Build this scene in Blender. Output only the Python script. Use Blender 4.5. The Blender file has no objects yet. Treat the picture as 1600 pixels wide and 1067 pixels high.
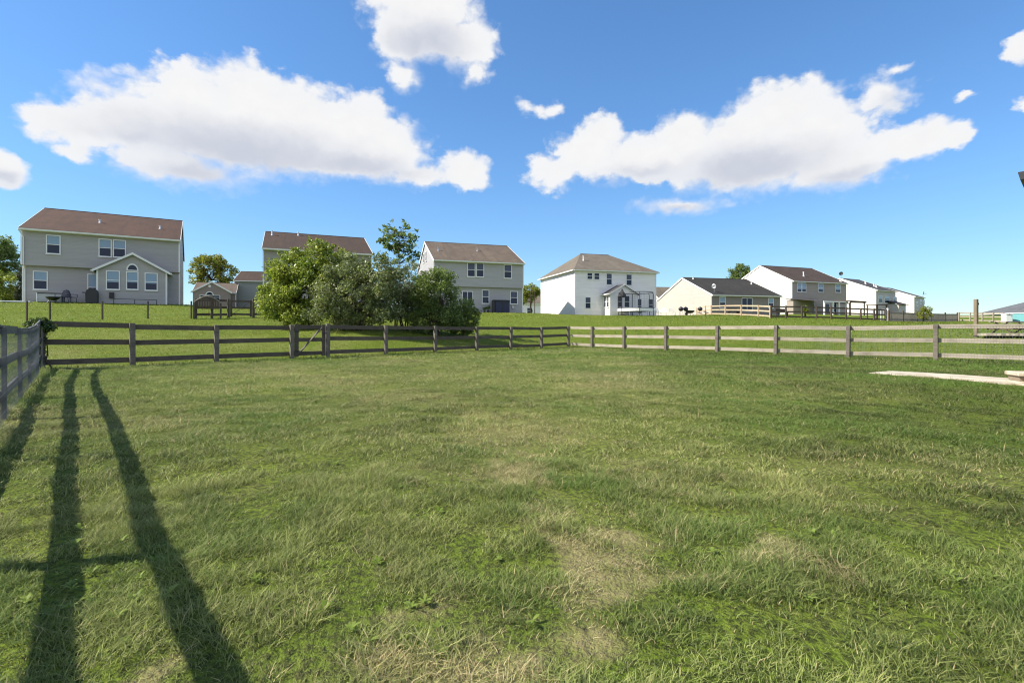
import bpy, bmesh, math, random
import numpy as np
from mathutils import Vector, Matrix
random.seed(7)
RNG = np.random.default_rng(11)
SC = bpy.context.scene
COL = SC.collection

# ------------------------------------------------------------------ camera
EYE, HZ, FPX = 1.02, 515.0, 800.0          # eye height above the lawn, horizon row and focal length of the photograph
cam_d = bpy.data.cameras.new('camera')
cam = bpy.data.objects.new('camera', cam_d); COL.objects.link(cam)
cam.location = (0, 0, EYE); cam.rotation_euler = (math.radians(90), 0, 0)
cam_d.sensor_width = 36; cam_d.lens = 18.0
cam_d.shift_y = -(HZ - 533.5) / 1600.0 * -1.0
cam_d.clip_start = 0.05; cam_d.clip_end = 6000
SC.camera = cam

# ------------------------------------------------------------------ sun, sky, exposure
SUN_EL, SUN_AZ = math.radians(41.5), math.radians(-98)       # azimuth from +Y towards +X
sd = Vector((math.sin(SUN_AZ) * math.cos(SUN_EL), math.cos(SUN_AZ) * math.cos(SUN_EL), math.sin(SUN_EL)))
sl = bpy.data.lights.new('sun', 'SUN'); sl.energy = 4.7; sl.angle = math.radians(0.5); sl.color = (1.0, 0.93, 0.80)
so = bpy.data.objects.new('sun', sl); COL.objects.link(so)
so.rotation_euler = (-sd).to_track_quat('-Z', 'Y').to_euler(); so.location = (-20, 0, 30)
SC.view_settings.view_transform = 'Standard'; SC.view_settings.look = 'None'
SC.view_settings.exposure = 0.87; SC.view_settings.gamma = 1.0
SC.cycles.filter_width = 1.15; SC.cycles.max_bounces = 6; SC.cycles.diffuse_bounces = 3; SC.cycles.transparent_max_bounces = 12
SC.cycles.use_denoising = True; SC.cycles.denoiser = 'OPENIMAGEDENOISE'; SC.cycles.denoising_input_passes = 'RGB_ALBEDO_NORMAL'; SC.cycles.denoising_prefilter = 'ACCURATE'

CLOUDS = [  # ellipses of cloud: centre and radii as seen from the lawn (turned into directions below)
 (110,195,72,34),(200,190,85,42),(118,234,44,28,.40),(295,150,62,52),(395,160,72,60),(340,205,160,66),(470,190,82,58),(560,205,82,56),
 (600,232,66,46),(300,262,150,48,.35),(450,240,160,42),(560,255,125,34,.2),(655,272,105,26,.35),(724,266,42,28),
 (866,272,60,38,.35),(938,212,36,32),(918,238,58,42),(1072,208,52,34),(1222,175,72,48),(1160,212,70,46),(1065,230,64,46),
 (1000,248,85,36),(1270,215,88,52),(1180,260,165,44),(1300,262,100,40),(1420,226,80,28),(1450,216,42,24),(1492,222,25,15),(1062,322,135,24,.42),
 (660,5,92,72),(702,66,74,44),(632,58,48,50),(630,116,48,42,.48),(742,112,46,40,.48),
 (842,168,64,24,.58),(1385,146,84,56,.48),(1400,106,60,24,.55),(1505,156,44,14,.62),(1594,76,30,28),(1604,170,34,20,.5),(2,262,40,26)]
def pix_dir(u, v):
    x, z = (u - 800) / FPX, (HZ - v) / FPX
    return math.atan2(x, 1.0), math.atan2(z, math.hypot(x, 1.0))

class NT:
    """tiny helper round a node tree"""
    def __init__(self, nt): self.nt = nt
    def n(self, kind, **kw):
        nd = self.nt.nodes.new(kind)
        for k, v in kw.items():
            setattr(nd, k, v)
        return nd
    def put(self, sock, val):
        if hasattr(val, 'is_output') or isinstance(val, bpy.types.NodeSocket): self.nt.links.new(val, sock)
        elif isinstance(val, bpy.types.Node): self.nt.links.new(val.outputs[0], sock)
        else: sock.default_value = val
    def m(self, op, a, b=None, c=None, clamp=False):
        nd = self.n('ShaderNodeMath', operation=op, use_clamp=clamp)
        for i, val in enumerate((a, b, c)):
            if val is not None: self.put(nd.inputs[i], val)
        return nd.outputs[0]
    def v(self, op, a, b=None, c=None):
        nd = self.n('ShaderNodeVectorMath', operation=op)
        for i, val in enumerate((a, b, c)):
            if val is not None: self.put(nd.inputs[i], val)
        return nd
    def mix(self, f, a, b, mode='MIX'):
        nd = self.n('ShaderNodeMix', data_type='RGBA', blend_type=mode, clamp_factor=True)
        self.put(nd.inputs['Factor'], f)
        for key, val in (('A', a), ('B', b)):
            s = [q for q in nd.inputs if q.name == key and q.type == 'RGBA'][0]
            if isinstance(val, (tuple, list)): val = tuple(val) + ((1.0,) if len(val) == 3 else ())
            self.put(s, val)
        return [q for q in nd.outputs if q.type == 'RGBA'][0]
    def noise(self, vec, scale, detail=4, rough=0.55, dist=0.0):
        nd = self.n('ShaderNodeTexNoise'); nd.inputs['Scale'].default_value = scale
        nd.inputs['Detail'].default_value = detail; nd.inputs['Roughness'].default_value = rough
        nd.inputs['Distortion'].default_value = dist
        if vec is not None: self.put(nd.inputs['Vector'], vec)
        return nd
    def ramp(self, f, lo, hi, a=0.0, b=1.0):
        nd = self.n('ShaderNodeMapRange', interpolation_type='SMOOTHSTEP')
        self.put(nd.inputs[0], f)
        for i, val in enumerate((lo, hi, a, b)): self.put(nd.inputs[i + 1], val)
        return nd.outputs[0]
    def bump(self, h, strength=0.3, dist=0.02):
        nd = self.n('ShaderNodeBump'); nd.inputs['Strength'].default_value = strength; nd.inputs['Distance'].default_value = dist
        self.put(nd.inputs['Height'], h); return nd.outputs[0]

def cloud_group():
    g = bpy.data.node_groups.new('cloud_field', 'ShaderNodeTree')
    g.interface.new_socket('P', in_out='INPUT', socket_type='NodeSocketVector')
    g.interface.new_socket('F', in_out='OUTPUT', socket_type='NodeSocketFloat')
    t = NT(g); gi = g.nodes.new('NodeGroupInput'); go = g.nodes.new('NodeGroupOutput')
    P = gi.outputs['P']; acc = None
    for (u, v, ru, rv, *wisp) in CLOUDS:
        a, e = pix_dir(u, v); a1, _ = pix_dir(u + ru, v); _, e1 = pix_dir(u, v - rv)
        ra, re = abs(a1 - a), abs(e1 - e)
        w = t.v('MULTIPLY_ADD', P, (1 / ra, 1 / re, 0), (-a / ra, -e / re, 0))
        l = t.v('LENGTH', w.outputs[0]).outputs['Value']
        if wisp: l = t.m('ADD', l, wisp[0])
        acc = l if acc is None else t.m('SMOOTH_MIN', acc, l, 0.34)
    g.links.new(t.m('SUBTRACT', 1.0, acc), go.inputs['F'])
    return g

world = bpy.data.worlds.new('World'); SC.world = world; world.use_nodes = True
wn = world.node_tree; wn.nodes.clear(); W = NT(wn)
sky = W.n('ShaderNodeTexSky', sky_type='NISHITA', sun_disc=False, sun_elevation=SUN_EL, sun_rotation=SUN_AZ,
          altitude=1200, air_density=1.0, dust_density=0.25, ozone_density=1.6)
tc = W.n('ShaderNodeTexCoord')
D = W.v('NORMALIZE', tc.outputs['Generated']).outputs[0]
sx = W.n('ShaderNodeSeparateXYZ'); W.put(sx.inputs[0], D)
az = W.m('ARCTAN2', sx.outputs[0], sx.outputs[1]); el = W.m('ARCSINE', sx.outputs[2])
cb = W.n('ShaderNodeCombineXYZ'); W.put(cb.inputs[0], az); W.put(cb.inputs[1], el)
P0 = cb.outputs[0]
wv = W.v('MULTIPLY', P0, (1.0, 1.35, 1.0)).outputs[0]
n1 = W.noise(wv, 9.0, 2, 0.5)
n2 = W.noise(wv, 30.0, 7, 0.58)
off = W.v('SUBTRACT', n1.outputs['Color'], (0.5, 0.5, 0.5)).outputs[0]
off2 = W.v('SUBTRACT', n2.outputs['Color'], (0.5, 0.5, 0.5)).outputs[0]
Pw = W.v('MULTIPLY_ADD', off, (0.035, 0.028, 0), P0).outputs[0]
Pw = W.v('MULTIPLY_ADD', off2, (0.030, 0.026, 0), Pw).outputs[0]
cg = cloud_group()
ga = W.n('ShaderNodeGroup'); ga.node_tree = cg; W.put(ga.inputs[0], Pw)
Ps = W.v('ADD', Pw, (-0.03, 0.09, 0)).outputs[0]
gb = W.n('ShaderNodeGroup'); gb.node_tree = cg; W.put(gb.inputs[0], Ps)
F0, F1 = ga.outputs[0], gb.outputs[0]
slope = W.m('SUBTRACT', F0, F1)                              # positive on the sunward, upper flanks
lit = W.ramp(slope, -0.70, 0.15)
vor = W.n('ShaderNodeTexVoronoi', feature='SMOOTH_F1'); vor.inputs['Scale'].default_value = 26; vor.inputs['Detail'].default_value = 2.0; vor.inputs['Roughness'].default_value = .55; vor.inputs['Smoothness'].default_value = .35
W.put(vor.inputs['Vector'], W.v('MULTIPLY_ADD', off2, (0.03, 0.03, 0.0), wv).outputs[0])
puff = W.m('MULTIPLY', W.m('SUBTRACT', 0.44, vor.outputs['Distance']), 0.40)
hole = W.ramp(W.noise(wv, 13.0, 5, 0.6).outputs['Fac'], 0.35, 0.62, -0.10, 0.10)
dens = W.m('ADD', W.m('ADD', W.m('ADD', F0, puff), hole), W.m('MULTIPLY', W.m('SUBTRACT', n2.outputs['Fac'], 0.5), 0.42))
sh = None
for (u, v, ru, rv) in ((390, 235, 230, 52), (300, 268, 150, 30), (560, 262, 130, 26), (250, 225, 120, 26), (1170, 262, 165, 42), (1010, 275, 110, 24), (1330, 285, 110, 26), (665, 70, 80, 48), (1062, 330, 85, 12), (1395, 165, 45, 20), (10, 280, 40, 18)):
    a_, e_ = pix_dir(u, v); a1_, _q = pix_dir(u + ru, v); _q, e1_ = pix_dir(u, v - rv)
    l_ = W.v('LENGTH', W.v('MULTIPLY_ADD', Pw, (1 / abs(a1_ - a_), 1 / abs(e1_ - e_), 0), (-a_ / abs(a1_ - a_), -e_ / abs(e1_ - e_), 0)).outputs[0]).outputs['Value']
    sh = l_ if sh is None else W.m('SMOOTH_MIN', sh, l_, 0.4)
under = W.ramp(sh, 1.25, 0.15)                               # grey undersides of the cumulus
lit_slope = lit
lit = W.m('SUBTRACT', W.m('ADD', 1.0, W.m('MULTIPLY', puff, 0.25)), W.m('MULTIPLY', under, 0.80), clamp=True)
edge = W.m('ADD', W.m('MULTIPLY_ADD', lit_slope, -0.66, 0.68), W.m('MULTIPLY', W.m('SUBTRACT', n1.outputs['Fac'], 0.5), 0.9))
alpha = W.ramp(dens, -0.46, W.m('MAXIMUM', edge, -0.12))
ccol = W.mix(lit, (0.60, 0.64, 0.75), (1.0, 0.995, 0.99))
thick = W.ramp(F0, 0.1, 0.6, 0.35, 1.0)
ccol = W.mix(W.m('SUBTRACT', 1.0, thick), ccol, (0.95, 0.97, 1.0))
hsv = W.n('ShaderNodeHueSaturation'); tinted = W.mix(1.0, sky.outputs[0], (0.82, 0.945, 1.03), 'MULTIPLY')
lum = W.v('DOT_PRODUCT', tinted, (0.2, 0.7, 0.1)).outputs['Value']
soft_ = W.v('SCALE', tinted); W.put(soft_.inputs['Scale'], W.m('DIVIDE', 1.0, W.m('MULTIPLY_ADD', lum, 0.14, 1.0)))
W.put(hsv.inputs['Color'], soft_.outputs[0]); hsv.inputs['Saturation'].default_value = 1.10
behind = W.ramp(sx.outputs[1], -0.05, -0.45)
fill_bank = W.ramp(W.noise(W.v('MULTIPLY', D, (1.0, 1.0, 1.7)).outputs[0], 2.6, 4, 0.55).outputs['Fac'], 0.36, 0.56)  # unseen cloud cover behind the camera, added as fill for the shaded walls
fill_a = W.m('MULTIPLY', W.m('MULTIPLY', behind, fill_bank), W.ramp(sx.outputs[2], -0.02, 0.06))
ccol = W.mix(behind, ccol, (0.80, 0.84, 1.0)); alpha = W.m('MAXIMUM', alpha, fill_a)
b1 = W.n('ShaderNodeBackground'); W.put(b1.inputs[0], hsv.outputs[0]); b1.inputs[1].default_value = 0.15
b2 = W.n('ShaderNodeBackground'); W.put(b2.inputs[0], ccol); W.put(b2.inputs[1], W.m('MULTIPLY_ADD', behind, 0.14, 0.52))  # the added rear clouds shine stronger than the visible ones
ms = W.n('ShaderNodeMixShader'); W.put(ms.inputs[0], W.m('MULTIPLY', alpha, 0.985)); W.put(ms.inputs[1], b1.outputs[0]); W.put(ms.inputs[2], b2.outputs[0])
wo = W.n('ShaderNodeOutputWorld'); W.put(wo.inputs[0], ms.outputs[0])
world.cycles.sampling_method = 'MANUAL'; world.cycles.sample_map_resolution = 512

# ------------------------------------------------------------------ numpy noise and the terrain
def vnoise(x, y, scale, seed=0):
    x = np.asarray(x, float) / scale + 1000; y = np.asarray(y, float) / scale + 1000
    xi = np.floor(x).astype(np.int64); yi = np.floor(y).astype(np.int64)
    fx = x - xi; fy = y - yi; fx = fx * fx * (3 - 2 * fx); fy = fy * fy * (3 - 2 * fy)
    def h(a, b):
        k = (a * 374761393 + b * 668265263 + seed * 1442695041) & 0x7fffffff
        k = ((k ^ (k >> 13)) * 1274126177) & 0x7fffffff
        return ((k ^ (k >> 16)) & 0xffff) / 65535.0
    return (h(xi, yi) * (1 - fx) + h(xi + 1, yi) * fx) * (1 - fy) + (h(xi, yi + 1) * (1 - fx) + h(xi + 1, yi + 1) * fx) * fy
def fbm(x, y, scale, seed=0, octv=4):
    s = 0; a = 0.5; t = 0
    for i in range(octv):
        s = s + a * vnoise(x, y, scale / 2 ** i, seed + i * 17); t += a; a *= 0.55
    return s / t

def W3(u, v, d): return Vector(((u - 800) / FPX * d, d, EYE + (HZ - v) / FPX * d))

HOUSE = dict(   # front-left eave corner x, y, turn in degrees, width, half depth, ground, eave height, ridge height
 A=(-36.6, 38.03, 31.5, 10.02, 7.44, 3.12, 5.5, 8.41), B=(-22.38, 45.91, 23.4, 9.63, 6.34, 2.88, 5.5, 8.04),
 C=(-8.11, 53.16, 18.1, 9.99, 6.35, 2.83, 5.5, 8.35), D=(7.37, 60.8, 16.2, 11.47, 6.48, 2.71, 5.5, 8.37),
 E=(26.5, 67.67, 14.6, 10.99, 7.02, 2.96, 2.7, 5.63), F=(46.39, 84.42, 21.2, 12.94, 6.84, 3.59, 5.5, 8.81),
 G=(79.86, 111.93, 30.1, 8.79, 7.78, 4.2, 5.5, 8.75), H=(115.22, 146.29, 37.2, 9.34, 8.01, 5.02, 5.5, 8.69))
CORNER_L = Vector((-12.2, 13.3)); CORNER_M = Vector((3.3, 30.0)); DIR_R = Vector((.665, -.746)); DIR_L = Vector((-.652, .759))
DIR_B = (CORNER_M - CORNER_L).normalized()
ctrl = []
for x in np.arange(-14, 22, 3.5):
    for y in np.arange(-12, 32, 3.5):
        q = Vector((x, y)) - CORNER_L
        nb = Vector((DIR_B.y, -DIR_B.x))                       # towards the camera side of the back fence
        r = Vector((x, y)) - CORNER_M; nr = Vector((DIR_R.y, -DIR_R.x))
        if q.dot(nb) > 0.3 and r.dot(nr) > 0.3: ctrl.append((x, y, 0.0))
for t in np.linspace(0, 1, 10): p = CORNER_L.lerp(CORNER_M, t); ctrl.append((p.x, p.y, 0.0))
for s in np.linspace(2, 24, 8): p = CORNER_M + DIR_R * s; ctrl.append((p.x, p.y, -0.03 if s > 12 else 0.0))
for k, (x, y, th, L, S, zb, he, hr) in HOUSE.items():
    c, s = math.cos(math.radians(th)), math.sin(math.radians(th))
    for a in (0, .5, 1):
        for b in (0, 2 * S): ctrl.append((x + c * L * a - s * b, y + s * L * a + c * b, zb))
for u, v, d in ((42, 500, 29), (230, 500, 29), (350, 497.5, 32), (430, 497, 33), (640, 503, 38), (520, 514, 28), (560, 516, 26), (700, 513, 31),
                (830, 500, 42), (1000, 502, 46), (1088, 494, 70), (1205, 497, 49), (1385, 502, 50.5), (1440, 503, 56), (1497, 502, 66), (1560, 503, 62),
                (1525, 527, 27), (1580, 526, 27), (1640, 520, 30), (1590, 502, 62), (1700, 505, 60)):
    p = W3(u, v, d); ctrl.append((p.x, p.y, p.z))
for a in range(0, 360, 20):
    for R, z in ((95, None), (190, 4.5)):
        x, y = R * math.sin(math.radians(a)), R * math.cos(math.radians(a))
        if z is None:
            if abs(((a + 180) % 360) - 180) < 75: continue
            z = 0.4
        ctrl.append((x, y, z if y > 0 else 0.5))
CT = np.array(ctrl)
def _tps(r2): return 0.5 * r2 * np.log(r2 + 1e-9)
_n = len(CT); _A = np.zeros((_n + 3, _n + 3))
_d2 = ((CT[:, None, :2] - CT[None, :, :2]) ** 2).sum(-1)
_A[:_n, :_n] = _tps(_d2) + np.eye(_n) * 2.0
_A[:_n, _n] = 1; _A[:_n, _n + 1:] = CT[:, :2]; _A[_n, :_n] = 1; _A[_n + 1:, :_n] = CT[:, :2].T
_w = np.linalg.solve(_A, np.r_[CT[:, 2], 0, 0, 0])
def hgt(x, y):
    x = np.atleast_1d(np.asarray(x, float)); y = np.atleast_1d(np.asarray(y, float)); out = np.empty_like(x)
    for i in range(0, len(x), 20000):
        a, b = x[i:i + 20000], y[i:i + 20000]
        r2 = (a[:, None] - CT[None, :, 0]) ** 2 + (b[:, None] - CT[None, :, 1]) ** 2
        out[i:i + 20000] = _tps(r2) @ _w[:_n] + _w[_n] + _w[_n + 1] * a + _w[_n + 2] * b
    R = np.hypot(x, y); t = np.clip((R - 150) / 60, 0, 1); t = t * t * (3 - 2 * t)
    out = out * (1 - t) + 4.5 * t
    yard = np.clip(1 - R / 60, 0, 1)
    return out + (fbm(x, y, 1.3, 3, 3) - .5) * 0.05 * yard
def gz(x, y): return float(hgt([x], [y])[0])

# how dry the lawn is, where the photograph shows straw coloured patches
DRY = [(790, 730, .9, .8), (850, 720, .6, .7), (890, 870, .5, .9), (950, 830, .5, .7), (860, 930, .55, .8), (700, 1000, .26, .75), (640, 950, .22, .6),
       (1040, 1045, .35, .9), (1260, 855, .55, .7), (1050, 900, .5, .6), (260, 1030, .22, 1.0), (600, 745, .8, .5), (1080, 740, .9, .5),
       (480, 930, .4, .45), (360, 800, .5, .5), (990, 600, 2.4, .35), (1130, 1000, .4, .5), (700, 690, 1.0, .45), (520, 880, .4, .4), (820, 800, .5, .5),
       (800, 1000, .2, .5), (930, 950, .4, .7), (620, 1058, .2, .5), (1190, 800, .6, .4), (180, 690, .8, .3), (240, 760, .6, .35)]
def dryness(x, y):
    x = np.asarray(x, float); y = np.asarray(y, float)
    wx = x + (fbm(x, y, .7, 40, 3) - .5) * .9; wy = y + (fbm(x, y, .7, 41, 3) - .5) * .9
    d = np.zeros_like(x)
    for u, v, r, k in DRY:
        dd = FPX * EYE / (v - HZ); cx = (u - 800) / FPX * dd
        d = np.maximum(d, k * np.exp(-((wx - cx) ** 2 / (r * .85) ** 2 + (wy - dd) ** 2 / (r * .72) ** 2)))
    nz = (fbm(x, y, .55, 71, 4) - .5) * .7 + (fbm(x, y, .14, 72, 3) - .5) * .75; t_ = np.clip((d + nz * .95 * (d > .04) - .44) / .5, 0, 1); d = t_ * t_ * (3 - 2 * t_) * .58
    base = np.clip(fbm(x, y, 1.9, 5, 4) * 1.9 - .86, 0, 1) * .55
    mid = np.clip(1 - np.hypot((x + .5) / 9, (y - 11) / 11), 0, 1) * .20        # the paler middle of the lawn
    out = np.maximum(d, base * .9) + mid
    right = np.clip((x - 2.5 - y * .15) / 4, 0, 1); out = out * (1 - .6 * right)
    return np.clip(out, 0, 1)

PATH = [(1356, 583.5), (1392, 580.5), (1440, 583), (1500, 586.5), (1560, 591), (1606, 594), (1680, 600), (1680, 616), (1600, 602.5), (1560, 600), (1500, 593.5), (1450, 589.5), (1400, 586.5)]
PATHW = [((u - 800) / FPX * (FPX * EYE / (v - HZ)), FPX * EYE / (v - HZ)) for u, v in PATH]
def in_poly(x, y, poly):
    ins = np.zeros(len(x), bool)
    for (ax, ay), (bx, by) in zip(poly, poly[1:] + poly[:1]):
        c = ((ay > y) != (by > y)) & (x < (bx - ax) * (y - ay) / (by - ay + 1e-12) + ax)
        ins ^= c
    return ins

# ------------------------------------------------------------------ materials
def mat(name):
    m = bpy.data.materials.new(name); m.use_nodes = True
    t = NT(m.node_tree); bs = m.node_tree.nodes['Principled BSDF']
    return m, t, bs
def setc(t, bs, col): t.put(bs.inputs['Base Color'], col if not isinstance(col, tuple) else tuple(col) + (1.0,))
def plain(name, col, rough=.6, metal=0.0, var=.12, scale=6.0, bump=.0):
    m, t, bs = mat(name)
    tcn = t.n('ShaderNodeTexCoord'); nz = t.noise(tcn.outputs['Object'], scale, 5, .6)
    a = tuple(max(0, c * (1 - var)) for c in col); b = tuple(min(1, c * (1 + var)) for c in col)
    setc(t, bs, t.mix(nz.outputs['Fac'], a, b)); bs.inputs['Roughness'].default_value = rough; bs.inputs['Metallic'].default_value = metal
    if bump: t.put(bs.inputs['Normal'], t.bump(nz.outputs['Fac'], bump, .01))
    return m
def siding(name, col, pitch=.11):
    m, t, bs = mat(name)
    tcn = t.n('ShaderNodeTexCoord'); s = t.n('ShaderNodeSeparateXYZ'); t.put(s.inputs[0], tcn.outputs['Object'])
    fr = t.m('FRACT', t.m('DIVIDE', s.outputs[2], pitch))
    st = t.noise(t.v('MULTIPLY', tcn.outputs['Object'], (.25, .25, 2.5)).outputs[0], 1.4, 4, .6)
    c = t.mix(t.ramp(st.outputs['Fac'], .3, .7), tuple(x * .93 for x in col), tuple(min(1, x * 1.05) for x in col))
    big = t.noise(tcn.outputs['Object'], .35, 3, .6)
    c = t.mix(t.m('MULTIPLY', big.outputs['Fac'], .22), c, tuple(x * .8 for x in col))
    setc(t, bs, c); bs.inputs['Roughness'].default_value = .55
    t.put(bs.inputs['Normal'], t.bump(fr, .8, .014))
    return m
def shingle(name, col, col2, streak=.5):
    m, t, bs = mat(name)
    tcn = t.n('ShaderNodeTexCoord')
    br = t.n('ShaderNodeTexBrick', offset=.5); br.inputs['Scale'].default_value = 1.0
    br.inputs['Brick Width'].default_value = .33; br.inputs['Row Height'].default_value = .14; br.inputs['Mortar Size'].default_value = .012
    br.inputs['Color1'].default_value = (.75, .75, .75, 1); br.inputs['Color2'].default_value = (1.15, 1.15, 1.15, 1); br.inputs['Mortar'].default_value = (.45, .45, .45, 1)
    t.put(br.inputs['Vector'], tcn.outputs['Object'])
    nz = t.noise(tcn.outputs['Object'], .55, 5, .65)
    sn = t.noise(t.v('MULTIPLY', tcn.outputs['Object'], (1.6, .16, .16)).outputs[0], 1.2, 4, .6)
    c = t.mix(t.ramp(nz.outputs['Fac'], .35, .68), col, col2)
    c = t.mix(t.m('MULTIPLY', t.ramp(sn.outputs['Fac'], .45, .72), streak), c, tuple(x * .55 for x in col))
    c = t.mix(.6, c, br.outputs['Color'], 'MULTIPLY')
    g = t.noise(tcn.outputs['Object'], 22, 2, .5)
    c = t.mix(t.m('MULTIPLY', g.outputs['Fac'], .35), c, tuple(x * .6 for x in col))
    setc(t, bs, c); bs.inputs['Roughness'].default_value = .9
    t.put(bs.inputs['Normal'], t.bump(br.outputs['Fac'], .35, .012))
    return m
def wood(name, c1, c2, rough=.85, spec=.3, grain=1.0, lichen=None):
    m, t, bs = mat(name)
    tcn = t.n('ShaderNodeTexCoord'); oi = t.n('ShaderNodeObjectInfo')
    p = t.v('ADD', tcn.outputs['Object'], t.v('MULTIPLY', oi.outputs['Location'], (3.1, 5.7, 9.0)).outputs[0]).outputs[0]
    g1 = t.noise(t.v('MULTIPLY', p, (1.3, 22, 22)).outputs[0], 2.0, 6, .65, .4)
    g2 = t.noise(p, 2.2, 5, .6)
    c = t.mix(t.ramp(g1.outputs['Fac'], .28, .72), c1, c2)
    c = t.mix(t.m('MULTIPLY', t.ramp(g2.outputs['Fac'], .45, .75), .55), c, tuple(x * .55 for x in c1))
    if lichen: c = t.mix(t.m('MULTIPLY', t.ramp(t.noise(p, 5.5, 5, .65).outputs['Fac'], .58, .70), .6), c, lichen)
    c = t.mix(t.m('MULTIPLY', oi.outputs['Random'], .28), c, tuple(x * .6 for x in c1))
    setc(t, bs, c); bs.inputs['Roughness'].default_value = rough; bs.inputs['Specular IOR Level'].default_value = spec
    t.put(bs.inputs['Normal'], t.bump(g1.outputs['Fac'], .5 * grain, .006))
    return m
def leafmat(name, dark, light, trans=.35, rough=.5):
    m, t, bs = mat(name)
    at = t.n('ShaderNodeAttribute', attribute_name='tint')
    c = t.mix(at.outputs['Fac'], dark, light)
    setc(t, bs, c); bs.inputs['Roughness'].default_value = .45; bs.inputs['Specular IOR Level'].default_value = .1 if name == 'weed_leaf' else .42
    tr = t.n('ShaderNodeBsdfTranslucent'); t.put(tr.inputs[0], t.mix(.45, c, (.30, .42, .04), 'MIX'))
    mx = t.n('ShaderNodeMixShader'); mx.inputs[0].default_value = trans
    out = m.node_tree.nodes['Material Output']
    t.put(mx.inputs[1], bs.outputs[0]); t.put(mx.inputs[2], tr.outputs[0]); t.put(out.inputs[0], mx.outputs[0])
    return m
def grassmat(name, ca, cb_, cc, straw, trans=.3):
    m, t, bs = mat(name)
    at = t.n('ShaderNodeAttribute', attribute_name='tint'); ad = t.n('ShaderNodeAttribute', attribute_name='dry')
    g = t.n('ShaderNodeNewGeometry')
    big = t.noise(g.outputs['Position'], .42, 3, .6)
    c = t.mix(at.outputs['Fac'], ca, cb_)
    c = t.mix(t.ramp(big.outputs['Fac'], .42, .66), c, cc)
    c = t.mix(ad.outputs['Fac'], c, t.mix(at.outputs['Fac'], straw, tuple(min(1, x * 1.5) for x in straw)))
    setc(t, bs, c); bs.inputs['Roughness'].default_value = .6; bs.inputs['Specular IOR Level'].default_value = .18
    tr = t.n('ShaderNodeBsdfTranslucent'); t.put(tr.inputs[0], c)
    mx = t.n('ShaderNodeMixShader'); mx.inputs[0].default_value = trans
    out = m.node_tree.nodes['Material Output']
    t.put(mx.inputs[1], bs.outputs[0]); t.put(mx.inputs[2], tr.outputs[0]); t.put(out.inputs[0], mx.outputs[0])
    return m
def ground_mat():
    m, t, bs = mat('lawn_soil')
    g = t.n('ShaderNodeNewGeometry'); P = g.outputs['Position']
    ad = t.n('ShaderNodeAttribute', attribute_name='dry')
    n1 = t.noise(P, .3, 5, .62); n2 = t.noise(P, 2.6, 6, .7); n3 = t.noise(P, 28, 4, .7); n4 = t.noise(P, .06, 3, .5)
    c = t.mix(t.ramp(n1.outputs['Fac'], .36, .64), (.080, .130, .010), (.165, .215, .024))
    c = t.mix(t.m('MULTIPLY', t.ramp(n2.outputs['Fac'], .50, .74), .6), c, (.17, .16, .055))
    c = t.mix(t.ramp(n4.outputs['Fac'], .40, .62, 0, .55), c, (.085, .15, .022))
    c = t.mix(t.ramp(n3.outputs['Fac'], (.40), .62, 0, .85), c, (.026, .034, .010))
    lu = t.n('ShaderNodeAttribute', attribute_name='lush'); c = t.mix(t.m('MULTIPLY', lu.outputs['Fac'], .7), c, t.mix(n2.outputs['Fac'], (.075, .135, .009), (.17, .195, .030)))
    c = t.mix(ad.outputs['Fac'], c, t.mix(n3.outputs['Fac'], (.20, .155, .075), (.42, .345, .19)))
    setc(t, bs, c); bs.inputs['Roughness'].default_value = .95; bs.inputs['Specular IOR Level'].default_value = .1
    h = t.m('ADD', n3.outputs['Fac'], t.m('MULTIPLY', n2.outputs['Fac'], 1.5))
    t.put(bs.inputs['Normal'], t.bump(h, .8, .05))
    return m
def concrete_mat():
    m, t, bs = mat('pale_concrete')
    g = t.n('ShaderNodeNewGeometry'); P = g.outputs['Position']
    a = t.noise(P, 3.0, 6, .65); b = t.noise(P, 40, 3, .6)
    c = t.mix(t.ramp(a.outputs['Fac'], .35, .7), (.58, .51, .40), (.42, .36, .27))
    c = t.mix(t.ramp(b.outputs['Fac'], .5, .75, 0, .5), c, (.25, .20, .13))
    d_ = t.noise(P, 1.1, 6, .7, 1.0); c = t.mix(t.ramp(d_.outputs['Fac'], .50, .66, 0, .65), c, (.21, .16, .09))
    setc(t, bs, c); bs.inputs['Roughness'].default_value = .9
    t.put(bs.inputs['Normal'], t.bump(b.outputs['Fac'], .5, .01)); return m
def glassmat(name, col, rough=.05):
    m, t, bs = mat(name)
    tcn = t.n('ShaderNodeTexCoord'); nz = t.noise(tcn.outputs['Object'], 1.2, 3, .6)
    setc(t, bs, t.mix(nz.outputs['Fac'], tuple(c * .6 for c in col), tuple(c * 1.4 for c in col)))
    bs.inputs['Roughness'].default_value = rough; bs.inputs['Specular IOR Level'].default_value = .3
    t.put(bs.inputs['Normal'], t.bump(nz.outputs['Fac'], .03, .02)); return m
def blindmat():
    m, t, bs = mat('sky_tinted_blind')
    tcn = t.n('ShaderNodeTexCoord'); s = t.n('ShaderNodeSeparateXYZ'); t.put(s.inputs[0], tcn.outputs['Object'])
    fr = t.m('FRACT', t.m('DIVIDE', s.outputs[2], .07))
    setc(t, bs, t.mix(t.ramp(fr, .7, 1.0), (.24, .35, .46), (.15, .24, .33)))  # slat colours include the blue sky reflected by the glass
    bs.inputs['Roughness'].default_value = .12; bs.inputs['Specular IOR Level'].default_value = .4; return m

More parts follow.
